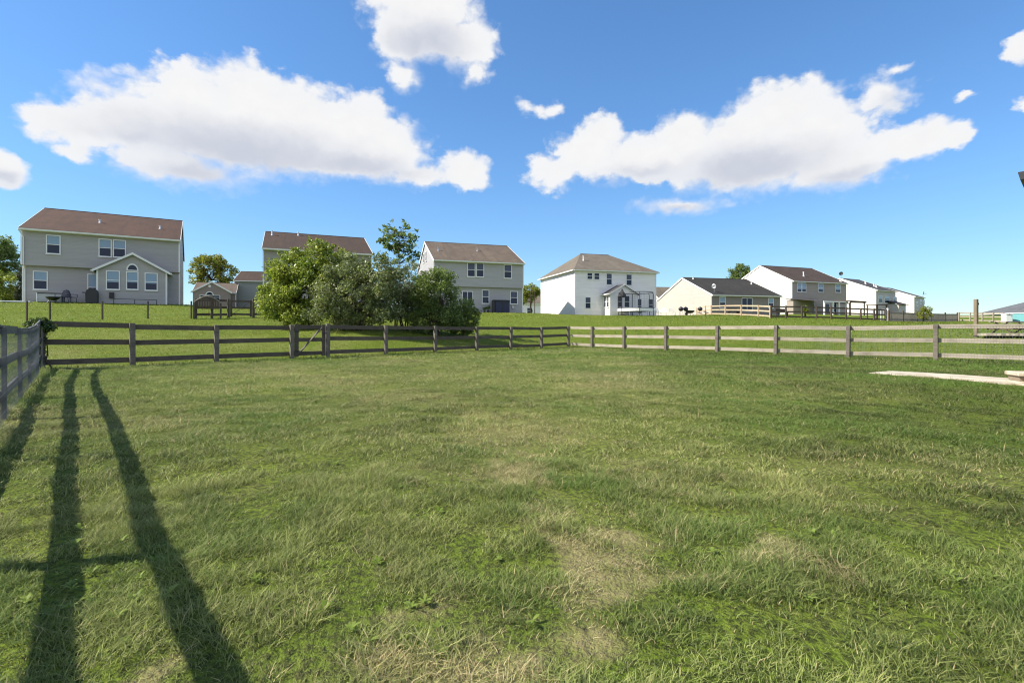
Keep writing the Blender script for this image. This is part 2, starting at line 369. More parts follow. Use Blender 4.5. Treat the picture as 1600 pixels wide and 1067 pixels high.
M = dict(
 sA=siding('greige_siding', (.41, .385, .385)), sB=siding('grey_green_siding', (.34, .315, .29)), sC=siding('grey_siding', (.42, .405, .41)),
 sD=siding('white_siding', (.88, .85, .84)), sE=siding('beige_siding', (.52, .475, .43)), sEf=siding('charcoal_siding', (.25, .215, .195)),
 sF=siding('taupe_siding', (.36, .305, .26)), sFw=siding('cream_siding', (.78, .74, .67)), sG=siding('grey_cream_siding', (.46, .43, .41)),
 sP=siding('mauve_siding', (.28, .225, .215)), sH2=siding('slate_siding', (.27, .29, .275)),
 rA=shingle('brown_shingle', (0.060, 0.023, 0.009), (0.086, 0.035, 0.016)), rB=shingle('dark_brown_shingle', (0.048, 0.025, 0.013), (0.065, 0.034, 0.018)),
 rC=shingle('tan_shingle', (0.119, 0.086, 0.060), (0.156, 0.115, 0.079)), rD=shingle('weathered_shingle', (0.139, 0.115, 0.085), (0.181, 0.149, 0.110), .3),
 rE=shingle('charcoal_shingle', (0.026, 0.023, 0.017), (0.038, 0.033, 0.025)), rF=shingle('umber_shingle', (0.051, 0.033, 0.022), (0.072, 0.045, 0.032)),
 rG=shingle('black_shingle', (.045, .042, .046), (.075, .066, .066)), rS=shingle('slate_shingle', (.10, .105, .115), (.15, .155, .165)),
 trim=plain('white_trim', (.78, .77, .74), .45, var=.05), cream=plain('cream_trim', (.72, .69, .62), .5, var=.06), grey_trim=plain('grey_trim', (.42, .43, .42), .5, var=.06),
 glass=glassmat('dark_glass', (.012, .024, .052)), blind=blindmat(), shade=glassmat('sky_tinted_screen', (.06, .075, .12), .15),  # blind and screen tones carry reflected sky in their colour
 dark=plain('black_plastic', (.018, .018, .022), .45), iron=plain('dark_iron', (.025, .026, .03), .5, .2),
 steel=plain('galvanised_steel', (.42, .43, .44), .4, .8), wire_dark=plain('dull_wire', (.16, .165, .18), .5, .3), wire=plain('wire_mesh_steel', (.30, .30, .30), .45, .6),
 white=plain('white_plastic', (.78, .78, .77), .4, var=.05), red=plain('maroon_cover', (.06, .025, .03), .7),
 navy=plain('navy_cloth', (.03, .035, .07), .8), teal=plain('pool_liner', (.15, .37, .39), .3), net=plain('dark_net', (.03, .03, .035), .8),
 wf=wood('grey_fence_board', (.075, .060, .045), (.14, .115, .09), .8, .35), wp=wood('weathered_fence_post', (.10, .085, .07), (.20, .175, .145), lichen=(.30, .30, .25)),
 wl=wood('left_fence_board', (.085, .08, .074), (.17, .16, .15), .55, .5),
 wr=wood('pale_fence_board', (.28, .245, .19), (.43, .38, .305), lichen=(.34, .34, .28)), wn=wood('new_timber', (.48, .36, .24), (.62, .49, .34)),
 wd=wood('brown_timber', (.075, .055, .042), (.13, .10, .075)), wg=wood('grey_picket', (.26, .22, .17), (.38, .33, .26)), wpole=wood('pole_timber', (.19, .15, .105), (.28, .225, .16)),
 bark=wood('tree_bark', (.055, .042, .03), (.11, .085, .062)),
 ground=ground_mat(), conc=concrete_mat(),
 grass=grassmat('grass_blade', (.034, .074, .009), (.36, .42, .11), (.082, .180, .018), (.44, .36, .20)),
 grass_far=grassmat('slope_grass', (.095, .175, .010), (.28, .345, .035), (.19, .215, .035), (.38, .33, .13)), weed=leafmat('weed_leaf', (.12, .19, .025), (.32, .40, .10), .45),
 lf_bright=leafmat('bright_leaf', (.090, .150, .018), (.40, .43, .065), .36), lf_olive=leafmat('olive_leaf', (.070, .095, .030), (.34, .36, .17), .30),
 lf_silver=leafmat('silver_leaf', (.12, .14, .09), (.40, .43, .33), .28), lf_dark=leafmat('deep_leaf', (.045, .085, .018), (.23, .29, .08), .34),
 lf_sap=leafmat('sapling_leaf', (.06, .10, .03), (.18, .24, .08), .36), lf_autumn=leafmat('autumn_leaf', (.115, .13, .02), (.38, .32, .045), .4),
 lf_con=leafmat('conifer_leaf', (.010, .018, .012), (.03, .045, .025), .1), lf_yel=leafmat('yellow_leaf', (.14, .17, .02), (.34, .34, .05), .38),
 lf_ivy=leafmat('ivy_leaf', (.012, .028, .008), (.06, .11, .025), .2))

# ------------------------------------------------------------------ mesh helpers
class MB:
    def __init__(self): self.v = []; self.f = []
    def add(self, vs, fs):
        o = len(self.v); self.v += [tuple(p) for p in vs]; self.f += [tuple(i + o for i in f) for f in fs]; return self
    def box(self, x0, y0, z0, x1, y1, z1):
        v = [(x0, y0, z0), (x1, y0, z0), (x1, y1, z0), (x0, y1, z0), (x0, y0, z1), (x1, y0, z1), (x1, y1, z1), (x0, y1, z1)]
        return self.add(v, [(0, 3, 2, 1), (4, 5, 6, 7), (0, 1, 5, 4), (1, 2, 6, 5), (2, 3, 7, 6), (3, 0, 4, 7)])
    def obox(self, c, ex, ey, ez):
        c = Vector(c); v = []
        for sz in (-1, 1):
            for sx_, sy_ in ((-1, -1), (1, -1), (1, 1), (-1, 1)): v.append(c + ex * sx_ + ey * sy_ + ez * sz)
        return self.add(v, [(0, 3, 2, 1), (4, 5, 6, 7), (0, 1, 5, 4), (1, 2, 6, 5), (2, 3, 7, 6), (3, 0, 4, 7)])
    def beam(self, a, b, w, h, up=(0, 0, 1)):
        a, b = Vector(a), Vector(b); d = b - a; x = d.normalized(); y = Vector(up).cross(x)
        if y.length < 1e-4: y = Vector((1, 0, 0)).cross(x)
        y.normalize(); z = x.cross(y)
        return self.obox((a + b) / 2, d / 2, y * w / 2, z * h / 2)
    def tube(self, pts, rad, n=8, cap=True):
        pts = [Vector(p) for p in pts]; rs = rad if isinstance(rad, (list, tuple)) else [rad] * len(pts)
        rings = []; ref = None
        for i, p in enumerate(pts):
            t = (pts[min(i + 1, len(pts) - 1)] - pts[max(i - 1, 0)]).normalized()
            if ref is None: ref = t.orthogonal().normalized()
            y = (ref - t * ref.dot(t)); y = y.normalized() if y.length > 1e-5 else t.orthogonal().normalized(); ref = y; x = t.cross(y)
            rings.append([p + (y * math.cos(2 * math.pi * k / n) + x * math.sin(2 * math.pi * k / n)) * rs[i] for k in range(n)])
        vs = [q for r in rings for q in r]; fs = []
        for i in range(len(pts) - 1):
            for k in range(n): fs.append((i * n + k, i * n + (k + 1) % n, (i + 1) * n + (k + 1) % n, (i + 1) * n + k))
        if cap: fs.append(tuple(range(n - 1, -1, -1))); fs.append(tuple((len(pts) - 1) * n + k for k in range(n)))
        return self.add(vs, fs)
    def prism(self, poly, axis, a0, a1):
        """polygon in the plane of the two other axes swept along one axis"""
        n = len(poly)
        def mk(p, a): return {'x': (a, p[0], p[1]), 'y': (p[0], a, p[1]), 'z': (p[0], p[1], a)}[axis]
        vs = [mk(p, a0) for p in poly] + [mk(p, a1) for p in poly]
        fs = [tuple(range(n - 1, -1, -1)), tuple(range(n, 2 * n))] + [(i, (i + 1) % n, n + (i + 1) % n, n + i) for i in range(n)]
        return self.add(vs, fs)
    def slab(self, quad, th):
        """thick sheet: the four corners of its top, thickness downward along its normal"""
        q = [Vector(p) for p in quad]; n = (q[1] - q[0]).cross(q[-1] - q[0]).normalized()
        if n.z < 0: n = -n
        lo = [p - n * th for p in q]; k = len(q)
        return self.add(q + lo, [tuple(range(k)), tuple(range(2 * k - 1, k - 1, -1))] + [(i, k + i, k + (i + 1) % k, (i + 1) % k) for i in range(k)])
    def build(self, name, m, parent=None, loc=None, rot=None, bevel=0.0, smooth=False):
        me = bpy.data.meshes.new(name); me.from_pydata(self.v, [], self.f)
        bm = bmesh.new(); bm.from_mesh(me); bmesh.ops.recalc_face_normals(bm, faces=bm.faces)
        if bevel: bmesh.ops.bevel(bm, geom=[e for e in bm.edges], offset=bevel, segments=1, affect='EDGES', profile=.5)
        bm.to_mesh(me); bm.free()
        if smooth:
            for p in me.polygons: p.use_smooth = True
        me.materials.append(m); o = bpy.data.objects.new(name, me); COL.objects.link(o)
        if parent: o.parent = parent
        if loc is not None: o.location = loc
        if rot is not None: o.rotation_euler = rot
        return o
def tag(o, label=None, cat=None, group=None, kind=None):
    if label: o['label'] = label
    if cat: o['category'] = cat
    if group: o['group'] = group
    if kind: o['kind'] = kind
    return o
def thing(name, label, cat, loc, rz=0.0, group=None):
    o = bpy.data.objects.new(name, None); COL.objects.link(o); o.location = loc; o.rotation_euler = (0, 0, rz); o.empty_display_size = .3
    return tag(o, label, cat, group)
def np_mesh(name, verts, faces_flat, nper, m, attrs=None, parent=None, smooth=False):
    me = bpy.data.meshes.new(name); nf = len(faces_flat) // nper
    me.vertices.add(len(verts)); me.vertices.foreach_set('co', np.ascontiguousarray(verts, np.float32).ravel())
    me.loops.add(len(faces_flat)); me.loops.foreach_set('vertex_index', np.ascontiguousarray(faces_flat, np.int32))
    me.polygons.add(nf); me.polygons.foreach_set('loop_start', np.arange(0, nf * nper, nper, dtype=np.int32))
    me.polygons.foreach_set('loop_total', np.full(nf, nper, np.int32))
    if smooth: me.polygons.foreach_set('use_smooth', np.ones(nf, bool))
    for k, a in (attrs or {}).items():
        at = me.attributes.new(k, 'FLOAT', 'POINT'); at.data.foreach_set('value', np.ascontiguousarray(a, np.float32))
    me.update(); me.validate(); me.materials.append(m)
    o = bpy.data.objects.new(name, me); COL.objects.link(o)
    if parent: o.parent = parent
    return o

def in_yard(x, y):
    return ((x - CORNER_L.x) * DIR_B.y - (y - CORNER_L.y) * DIR_B.x > 0) & ((x - CORNER_M.x) * -DIR_R.y + (y - CORNER_M.y) * DIR_R.x < 0)
# ------------------------------------------------------------------ ground
angs = np.radians(np.concatenate([np.arange(-72, 72.01, .45), np.arange(76, 288, 4.0)]))
rad = np.concatenate([[0.02], np.geomspace(.4, 260, 190), np.geomspace(300, 4000, 12)])
AA, RR = np.meshgrid(angs, rad); gx = (RR * np.sin(AA)).ravel(); gy = (RR * np.cos(AA)).ravel()
gzv = hgt(gx, gy); na, nr_ = len(angs), len(rad)
ii, jj = np.meshgrid(np.arange(nr_ - 1), np.arange(na), indexing='ij'); j2 = (jj + 1) % na
quads = np.stack([ii * na + jj, ii * na + j2, (ii + 1) * na + j2, (ii + 1) * na + jj], -1).reshape(-1, 4)[:, ::-1]
gd = dryness(gx, gy) * np.clip(1.3 - np.hypot(gx, gy) / 30, 0, 1)
ground = np_mesh('ground', np.stack([gx, gy, gzv], 1), quads.ravel(), 4, M['ground'], dict(dry=gd, lush=1.0 - in_yard(gx, gy)), smooth=True)
tag(ground, 'rough green lawn with straw coloured patches rising towards the houses', 'ground', kind='structure')

def sheet(name, polyw, m, lift, label, cat):
    """flat paving laid over the ground with a slightly ragged edge and a real thickness"""
    pts = []
    for (ax, ay), (bx, by) in zip(polyw, polyw[1:] + polyw[:1]):
        k = max(2, int(math.hypot(bx - ax, by - ay) / .12))
        for i in range(k):
            t = i / k; pts.append((ax + (bx - ax) * t + random.uniform(-.02, .02), ay + (by - ay) * t + random.uniform(-.03, .03)))
    z0 = max(gz(x, y) for x, y in pts[::6])
    b = MB(); b.prism(pts, 'z', -.12, 0.0); o = b.build(name, m, None, (0, 0, z0 + lift))
    return tag(o, label, cat, kind='structure')
sheet('path', PATHW, M['conc'], .012, 'pale concrete path let into the lawn by the wire backed fence', 'path')

# ------------------------------------------------------------------ grass
def seg_dist(x, y, a, b):
    ax, ay = a; bx, by = b; L2 = (bx - ax) ** 2 + (by - ay) ** 2; t = np.clip(((x - ax) * (bx - ax) + (y - ay) * (by - ay)) / L2, 0, 1)
    return np.hypot(x - ax - t * (bx - ax), y - ay - t * (by - ay))
def edge_tall(x, y):
    """the mower never reaches the foot of the fences"""
    e = CORNER_M + DIR_R * 22; l = CORNER_L - DIR_L * 18
    d = np.minimum(np.minimum(seg_dist(x, y, CORNER_L, CORNER_M), seg_dist(x, y, CORNER_M, e)), seg_dist(x, y, CORNER_L, l))
    return 1 + 1.5 * np.exp(-(d / .16) ** 2) * np.clip(vnoise(x, y, .5, 9) * 1.6, .2, 1)
def blades(n, rlo, rhi, amax, hlo, hhi, wid, segs, keep):
    r = np.sqrt(RNG.uniform(rlo ** 2, rhi ** 2, n)); a = RNG.uniform(-amax, amax, n)
    x = r * np.sin(a); y = r * np.cos(a); k = keep(x, y); x, y, r = x[k], y[k], r[k]
    cl = fbm(x, y, .20, 21, 3); k = RNG.uniform(0, 1, len(x)) < .35 + 1.15 * np.clip((cl - .30) * 2.2, 0, 1); x, y, r, cl = x[k], y[k], r[k], cl[k]
    dr = dryness(x, y); k = RNG.uniform(0, 1, len(x)) > dr * .30; x, y, r, cl, dr = x[k], y[k], r[k], cl[k], dr[k]
    n = len(x); z = hgt(x, y)
    tall = fbm(x, y, .55, 33, 4)
    lng = np.where(RNG.uniform(0, 1, n) < .04, 1.7, 1.0); h = RNG.uniform(hlo, hhi, n) * lng * (.30 + 1.5 * np.clip((cl - .25) * 1.5, 0, 1)) * (.62 + .8 * tall) * (1 - .5 * dr) * edge_tall(x, y)
    w = wid * RNG.uniform(.6, 1.3, n)
    ph = RNG.uniform(0, 2 * np.pi, n); le = RNG.uniform(.3, 1.7, n) * h * (1 + .5 * dr)
    dx, dy = np.cos(ph), np.sin(ph); tw = RNG.uniform(-.9, .9, n); sxv, syv = -np.sin(ph + tw), np.cos(ph + tw)
    tint = np.clip(RNG.normal(.45, .24, n) + (fbm(x, y, .45, 50, 3) - .5) * 1.0 - .62 * np.clip((x - .8 - y * .16) / 3.0, 0, 1), 0, 1)
    pd = np.clip(dr * .95 - .04 + (fbm(x, y, .16, 61, 2) - .5) * .5 * (dr > .08), 0, 1); dryb = np.where(RNG.uniform(0, 1, n) < pd, RNG.uniform(.6, 1, n), RNG.uniform(0, .22, n) + .25 * dr); dryb = np.where(RNG.uniform(0, 1, n) < (.045 if rlo < 15 else .02), np.clip(dryb + .6, 0, 1), dryb)
    vs = []
    def P(t, s): 
        cx = x + dx * le * t ** 1.8; cy = y + dy * le * t ** 1.8; cz = z - .006 + h * (t - .18 * t * t)
        return np.stack([cx + sxv * w * s, cy + syv * w * s, cz], 1)
    if segs == 2:
        V = np.stack([P(0., -.4), P(0., .4), P(.5, -.5), P(.5, .5), P(1., 0.)], 1); nv = 5
        T = np.array([0, 1, 3, 0, 3, 2, 2, 3, 4])
    else:
        V = np.stack([P(0., -.5), P(0., .5), P(1., 0.)], 1); nv = 3; T = np.array([0, 1, 2])
    F = (np.arange(n)[:, None] * nv + T[None, :]).ravel()
    return V.reshape(-1, 3), F, np.repeat(tint, nv), np.repeat(dryb, nv)
def merge(name, lst, m, label):
    vo = 0; V = []; F = []; T = []; Dd = []
    for v, f, t, d in lst: V.append(v); F.append(f + vo); T.append(t); Dd.append(d); vo += len(v)
    o = np_mesh(name, np.concatenate(V), np.concatenate(F), 3, m, dict(tint=np.concatenate(T), dry=np.concatenate(Dd)))
    return tag(o, label, 'grass', kind='stuff')
off_path = lambda x, y: ~in_poly(x + (vnoise(x, y, .25, 81) - .5) * .25, y + (vnoise(x, y, .2, 82) - .5) * .22, PATHW)
AM = math.radians(58)
merge('grass', [blades(330000, .7, 4, AM, .014, .052, .0027, 2, off_path), blades(400000, 4, 9, AM, .016, .054, .0046, 2, off_path),
                blades(330000, 9, 18, AM, .025, .065, .011, 1, lambda x, y: off_path(x, y) & in_yard(x, y)), blades(330000, 18, 36, AM, .03, .075, .020, 1, in_yard)],
      M['grass'], 'uneven mown lawn grass of green and straw coloured blades')
merge('grass', [blades(120000, 12, 18, AM, .025, .065, .012, 1, lambda x, y: ~in_yard(x, y)), blades(330000, 18, 36, AM, .03, .08, .020, 1, lambda x, y: ~in_yard(x, y)), blades(240000, 36, 75, math.radians(50), .04, .09, .045, 1, off_path)], M['grass_far'], 'sunlit grass on the slope up to the houses')

def weeds():
    V = []; F = []; T = []; vo = 0
    spots = []
    for (u, v, k) in ((170, 720, 10), (230, 740, 14), (120, 800, 10), (250, 850, 12), (160, 900, 12), (90, 960, 12), (210, 980, 14), (330, 860, 8), (430, 1010, 10),
                      (690, 960, 10), (760, 950, 8), (730, 870, 6), (520, 720, 6), (600, 820, 6), (930, 700, 5), (1480, 980, 8), (1540, 900, 8), (1350, 950, 8), (1560, 760, 6)):
        d = FPX * EYE / (v - HZ); x0 = (u - 800) / FPX * d
        for i in range((k + 1) // 2): spots.append((x0 + random.gauss(0, .12 + .03 * d), d + random.gauss(0, .12 + .04 * d)))
    for i in range(140):
        d = random.uniform(1.3, 16); a = random.uniform(-.85, .85); spots.append((d * math.tan(a) * .9, d))
    for (x, y) in spots:
        if y < .9 or in_poly(np.array([x]), np.array([y]), PATHW)[0]: continue
        z = gz(x, y); nl = random.randint(5, 10); s = random.uniform(.014, .034); tt = random.random()
        for i in range(nl):
            ph = random.uniform(0, 6.28); up = random.uniform(.15, .8); L = s * random.uniform(.7, 1.3); w = L * random.uniform(.12, .22)
            dx, dy = math.cos(ph), math.sin(ph); px, py = -dy, dx
            c = [(0, 0, 0, .2), (.35, .5, 0, .8), (.7, .75, 0, 1.0), (1, .72, 0, .12)]
            base = vo
            for (t, hh, _, ww) in c:
                for sg in (-1, 1):
                    V.append((x + dx * L * t + px * w * ww * sg, y + dy * L * t + py * w * ww * sg, z + .012 + L * hh * up)); T.append(min(1, max(0, tt * .6 + random.random() * .4)))
            for q in range(3):
                b = base + q * 2; F += [b, b + 1, b + 3, b + 2]
            vo += 8
    o = np_mesh('weeds', np.array(V), np.array(F), 4, M['weed'], dict(tint=np.array(T)))
    tag(o, 'broad leaved weeds scattered through the lawn', 'weeds', kind='stuff')
weeds()

# ------------------------------------------------------------------ rail fences
def post_mb(w, h, cap=True):
    b = MB(); b.box(-w / 2, -w / 2, -.35, w / 2, w / 2, h); return b
def rail_fence(root, posts, rails, bw, bt, pw, mp, mr, side, heights=None, yaw=None, post_bevel=.008, pl=None):
    """posts: [(x, y, height)]; rails: heights of the rails' centres; side: +1/-1 which face of the posts carries the boards"""
    R0 = root.location
    tops = []
    for (x, y, h) in posts:
        z = gz(x, y); b = MB(); b.box(-(pl or pw) / 2, -pw / 2, -.35, (pl or pw) / 2, pw / 2, h)
        o = b.build('post', mp, root, (x - R0.x, y - R0.y, z - R0.z), (random.uniform(-.02, .02), random.uniform(-.02, .02), (yaw or 0) + random.uniform(-.03, .03)), bevel=post_bevel)
        tops.append(z)
    for i in range(len(posts) - 1):
        (x0, y0, h0), (x1, y1, h1) = posts[i], posts[i + 1]
        d = Vector((x1 - x0, y1 - y0)); n = Vector((-d.y, d.x)).normalized() * side * (pw / 2 + bt / 2 + .001); L = d.length
        for r in rails:
            a = Vector((x0 + n.x, y0 + n.y, tops[i] + r * h0 + random.uniform(-.018, .018))); c = Vector((x1 + n.x, y1 + n.y, tops[i + 1] + r * h1 + random.uniform(-.018, .018)))
            b = MB(); b.box(-(c - a).length / 2 - .0, -bt / 2, -bw / 2, (c - a).length / 2 - .006, bt / 2, bw / 2)
            o = b.build('rail', mr, root); mid = (a + c) / 2 - R0; x = (c - a).normalized(); y = Vector((0, 0, 1)).cross(x).normalized(); zz = x.cross(y)
            o.matrix_local = Matrix.Translation(mid) @ Matrix((x, y, zz)).transposed().to_4x4()
def on_line(u, P0, dr):
    k = (u - 800) / FPX; t = (k * P0.y - P0.x) / (dr.x - k * dr.y); return P0 + dr * t
YB = math.atan2(DIR_B.y, DIR_B.x); YR = math.atan2(DIR_R.y, DIR_R.x)
HB = [(65, 75), (207, 66), (338, 57), (456, 52.5), (512, 52), (603, 45), (680, 40), (745, 37), (798, 34.5), (846, 33), (888, 32)]
bp = []
for u, px in HB:
    q = on_line(u, CORNER_L, DIR_B); bp.append((q.x, q.y, min(1.30, max(1.16, px * q.y / FPX))))
RB = (.925, .545, .135)
f1 = thing('rail_fence', 'dark three rail timber fence across the back of the lawn, left of its gate', 'fence', (bp[0][0], bp[0][1], 0), group='three rail fences around the lawn')
rail_fence(f1, bp[:4], RB, .145, .026, .13, M['wp'], M['wf'], +1, yaw=YB)
f2 = thing('rail_fence', 'dark three rail timber fence in front of the bushes, from gate to far corner', 'fence', (bp[4][0], bp[4][1], 0), group='three rail fences around the lawn')
rail_fence(f2, bp[4:], RB, .145, .026, .13, M['wp'], M['wf'], +1, yaw=YB)
# gate between the two
ga_, gb_ = Vector((bp[3][0], bp[3][1])), Vector((bp[4][0], bp[4][1])); gd_ = (gb_ - ga_); gl = gd_.length
gt = thing('garden_gate', 'dark timber gate with a diagonal brace between two fence posts', 'gate', (ga_.x, ga_.y, gz(ga_.x, ga_.y)), math.atan2(gd_.y, gd_.x))
hg = 1.2; x0, x1 = .10, gl - .09
b = MB(); b.box(x0, -.02, .05, x0 + .14, .02, hg); b.build('stile', M['wf'], gt, bevel=.004)
b = MB(); b.box(x1 - .14, -.02, .05, x1, .02, hg); b.build('stile', M['wf'], gt, bevel=.004)
for r in (.135, .545, .925):
    b = MB(); b.box(x0, .021, r * hg - .07, x1, .046, r * hg + .07); b.build('rail', M['wf'], gt, bevel=.003)
b = MB(); b.beam((x0 + .10, -.034, .14), (x1 - .16, -.034, hg - .10), .024, .13, up=(0, 1, 0)); b.build('brace', M['wf'], gt)
for z in (.25, hg - .25):
    b = MB(); b.box(-.04, -.05, z - .02, x0 + .16, -.045, z + .02); b.build('hinge', M['iron'], gt)
b = MB(); b.box(x1 - .12, -.06, .86, x1 + .03, -.045, .90); b.build('latch', M['iron'], gt)
# right fence
rp = [(CORNER_M.x + DIR_R.x * .02, CORNER_M.y - .02, 1.2)]
for u in (925, 975, 1040, 1120, 1212, 1325, 1462):
    q = on_line(u, CORNER_M, DIR_R); rp.append((q.x, q.y, 1.2 if u < 1400 else 1.23))
for k in range(1, 3):
    q = Vector((rp[7][0], rp[7][1])) + DIR_R * 2.45 * k; rp.append((q.x, q.y, 1.23))
f3 = thing('rail_fence', 'pale sunlit three rail fence with wire mesh running down the right of the lawn', 'fence', (rp[0][0], rp[0][1], 0), group='three rail fences around the lawn')
rail_fence(f3, rp[1:], RB, .145, .026, .13, M['wp'], M['wr'], +1, yaw=YR)
pa, pb = rp[0], rp[1]
for r in RB:
    nn = Vector((-DIR_R.y, DIR_R.x)) * (.065 + .014); a = Vector((pa[0] + nn.x + DIR_R.x * .08, pa[1] + nn.y + DIR_R.y * .08, gz(pa[0], pa[1]) + r * 1.2)); c = Vector((pb[0] + nn.x, pb[1] + nn.y, gz(pb[0], pb[1]) + r * 1.2))
    bb = MB(); l = (c - a).length; bb.box(-l / 2, -.013, -.0725, l / 2 - .006, .013, .0725); o = bb.build('rail', M['wr'], f3)
    x = (c - a).normalized(); y = Vector((0, 0, 1)).cross(x).normalized(); o.matrix_local = Matrix.Translation((a + c) / 2 - f3.location) @ Matrix((x, y, x.cross(y))).transposed().to_4x4()
# wire mesh stapled to the posts' near face on the three nearest bays
for i in range(5, len(rp) - 1):
    a = Vector((rp[i][0], rp[i][1], gz(rp[i][0], rp[i][1]))); c = Vector((rp[i + 1][0], rp[i + 1][1], gz(rp[i + 1][0], rp[i + 1][1])))
    nn = Vector((DIR_R.y, -DIR_R.x, 0)); nn = nn if nn.dot(-a) > 0 else -nn
    a = a + nn * -.050; c = c + nn * -.050
    d = c - a; l = d.length; d.normalize(); mb = MB(); st = .075
    for k in range(int(l / st) + 1):
        p = a + d * (k * st); mb.beam(p + Vector((0, 0, .02)), p + Vector((0, 0, 1.18)), .003, .003, up=(1, 0, 0))
    for k in range(15):
        z = .03 + k * .082; mb.beam(a + Vector((0, 0, z)), c + Vector((0, 0, z)), .003, .003)
    mb.v = [tuple(Vector(p) - f3.location) for p in mb.v]
    mb.build('wire_mesh', M['wire'], f3)
# left fence, boards on its far face, running back past the camera
lp = []
for s, h in ((2.5, 1.14), (5.2, 1.06), (7.5, 1.05), (9.9, 1.05), (12.3, 1.05), (14.7, 1.05), (17.1, 1.05)):
    q = CORNER_L - DIR_L * s; lp.append((q.x, q.y, h))
q = CORNER_L - DIR_L * .16
f4 = thing('rail_fence', 'blue grey three rail fence along the left of the lawn casting long shadows', 'fence', (lp[0][0], lp[0][1], 0), group='three rail fences around the lawn')
rail_fence(f4, [(q.x, q.y, 1.27)] + lp, (.955, .60, .24), .105, .03, .045, M['wl'], M['wl'], -1, yaw=math.atan2(DIR_L.y, DIR_L.x), pl=.095)
def mesh_bays(root, pts, off, top, stv, sth, m, wt=.003):
    for (a0, c0) in zip(pts, pts[1:]):
        a = Vector((a0[0], a0[1], gz(a0[0], a0[1]))); c = Vector((c0[0], c0[1], gz(c0[0], c0[1]))); d = c - a; l = d.length; d.normalize()
        nn = Vector((-d.y, d.x, 0)).normalized() * off; a = a + nn; c = c + nn; mb = MB(); h0, h1 = a0[2] - top, c0[2] - top
        for k in range(int(l / stv) + 1):
            p = a + d * (k * stv); hh = h0 + (h1 - h0) * k * stv / l; mb.beam(p + Vector((0, 0, .02)), p + Vector((0, 0, hh)), wt, wt, up=(1, 0, 0))
        n = int(min(h0, h1) / sth)
        for k in range(n + 1): mb.beam(a + Vector((0, 0, .02 + (h0 - .02) * k / n)), c + Vector((0, 0, .02 + (h1 - .02) * k / n)), wt, wt)
        mb.v = [tuple(Vector(p) - root.location) for p in mb.v]; mb.build('wire_mesh', M[m], root)
mesh_bays(f4, lp[:5], .028, .03, .075, .1, 'wire_dark', .0018)

# ------------------------------------------------------------------ foliage
def leaf_cloud(centers, radii, n, size, flat=.25, shell=.0, droop=0.0):
    """n small leaves spread round cluster centres; returns verts, quad faces, tint"""
    C = np.asarray(centers); Rr = np.asarray(radii); wts = Rr ** 2; idx = RNG.choice(len(C), n, p=wts / wts.sum())
    d = RNG.normal(size=(n, 3)); d /= np.linalg.norm(d, axis=1)[:, None]
    rr = RNG.uniform(shell, 1, n) ** .5
    P = C[idx] + d * (Rr[idx] * rr)[:, None] * np.array([1, 1, .85])
    nrm = d * .6 + RNG.normal(size=(n, 3)) * .75 + np.array([0, 0, flat]); nrm /= np.linalg.norm(nrm, axis=1)[:, None]
    t = np.cross(nrm, RNG.normal(size=(n, 3))); t /= np.linalg.norm(t, axis=1)[:, None]; bt = np.cross(nrm, t)
    s = size * RNG.uniform(.6, 1.4, n)[:, None]
    V = np.stack([P - t * s, P + bt * s * .48 + nrm * s * .12, P + t * s * 1.05 - nrm * s * .1, P - bt * s * .48 + nrm * s * .12], 1).reshape(-1, 3)
    F = np.arange(n * 4)
    tint = np.clip(RNG.normal(.45, .25, n) + RNG.normal(0, .16, len(C))[idx], 0, 1)
    return V, F, np.repeat(tint, 4)
def limb(b, p0, p1, r0, r1, wob=.08, k=5):
    p0, p1 = Vector(p0), Vector(p1); L = (p1 - p0).length; pts = []; rs = []
    for i in range(k + 1):
        t = i / k; q = p0.lerp(p1, t)
        if 0 < i < k: q += Vector((random.gauss(0, wob), random.gauss(0, wob), random.gauss(0, wob * .5))) * L * .5
        pts.append(q); rs.append(r0 + (r1 - r0) * t)
    b.tube(pts, rs, 6); return pts
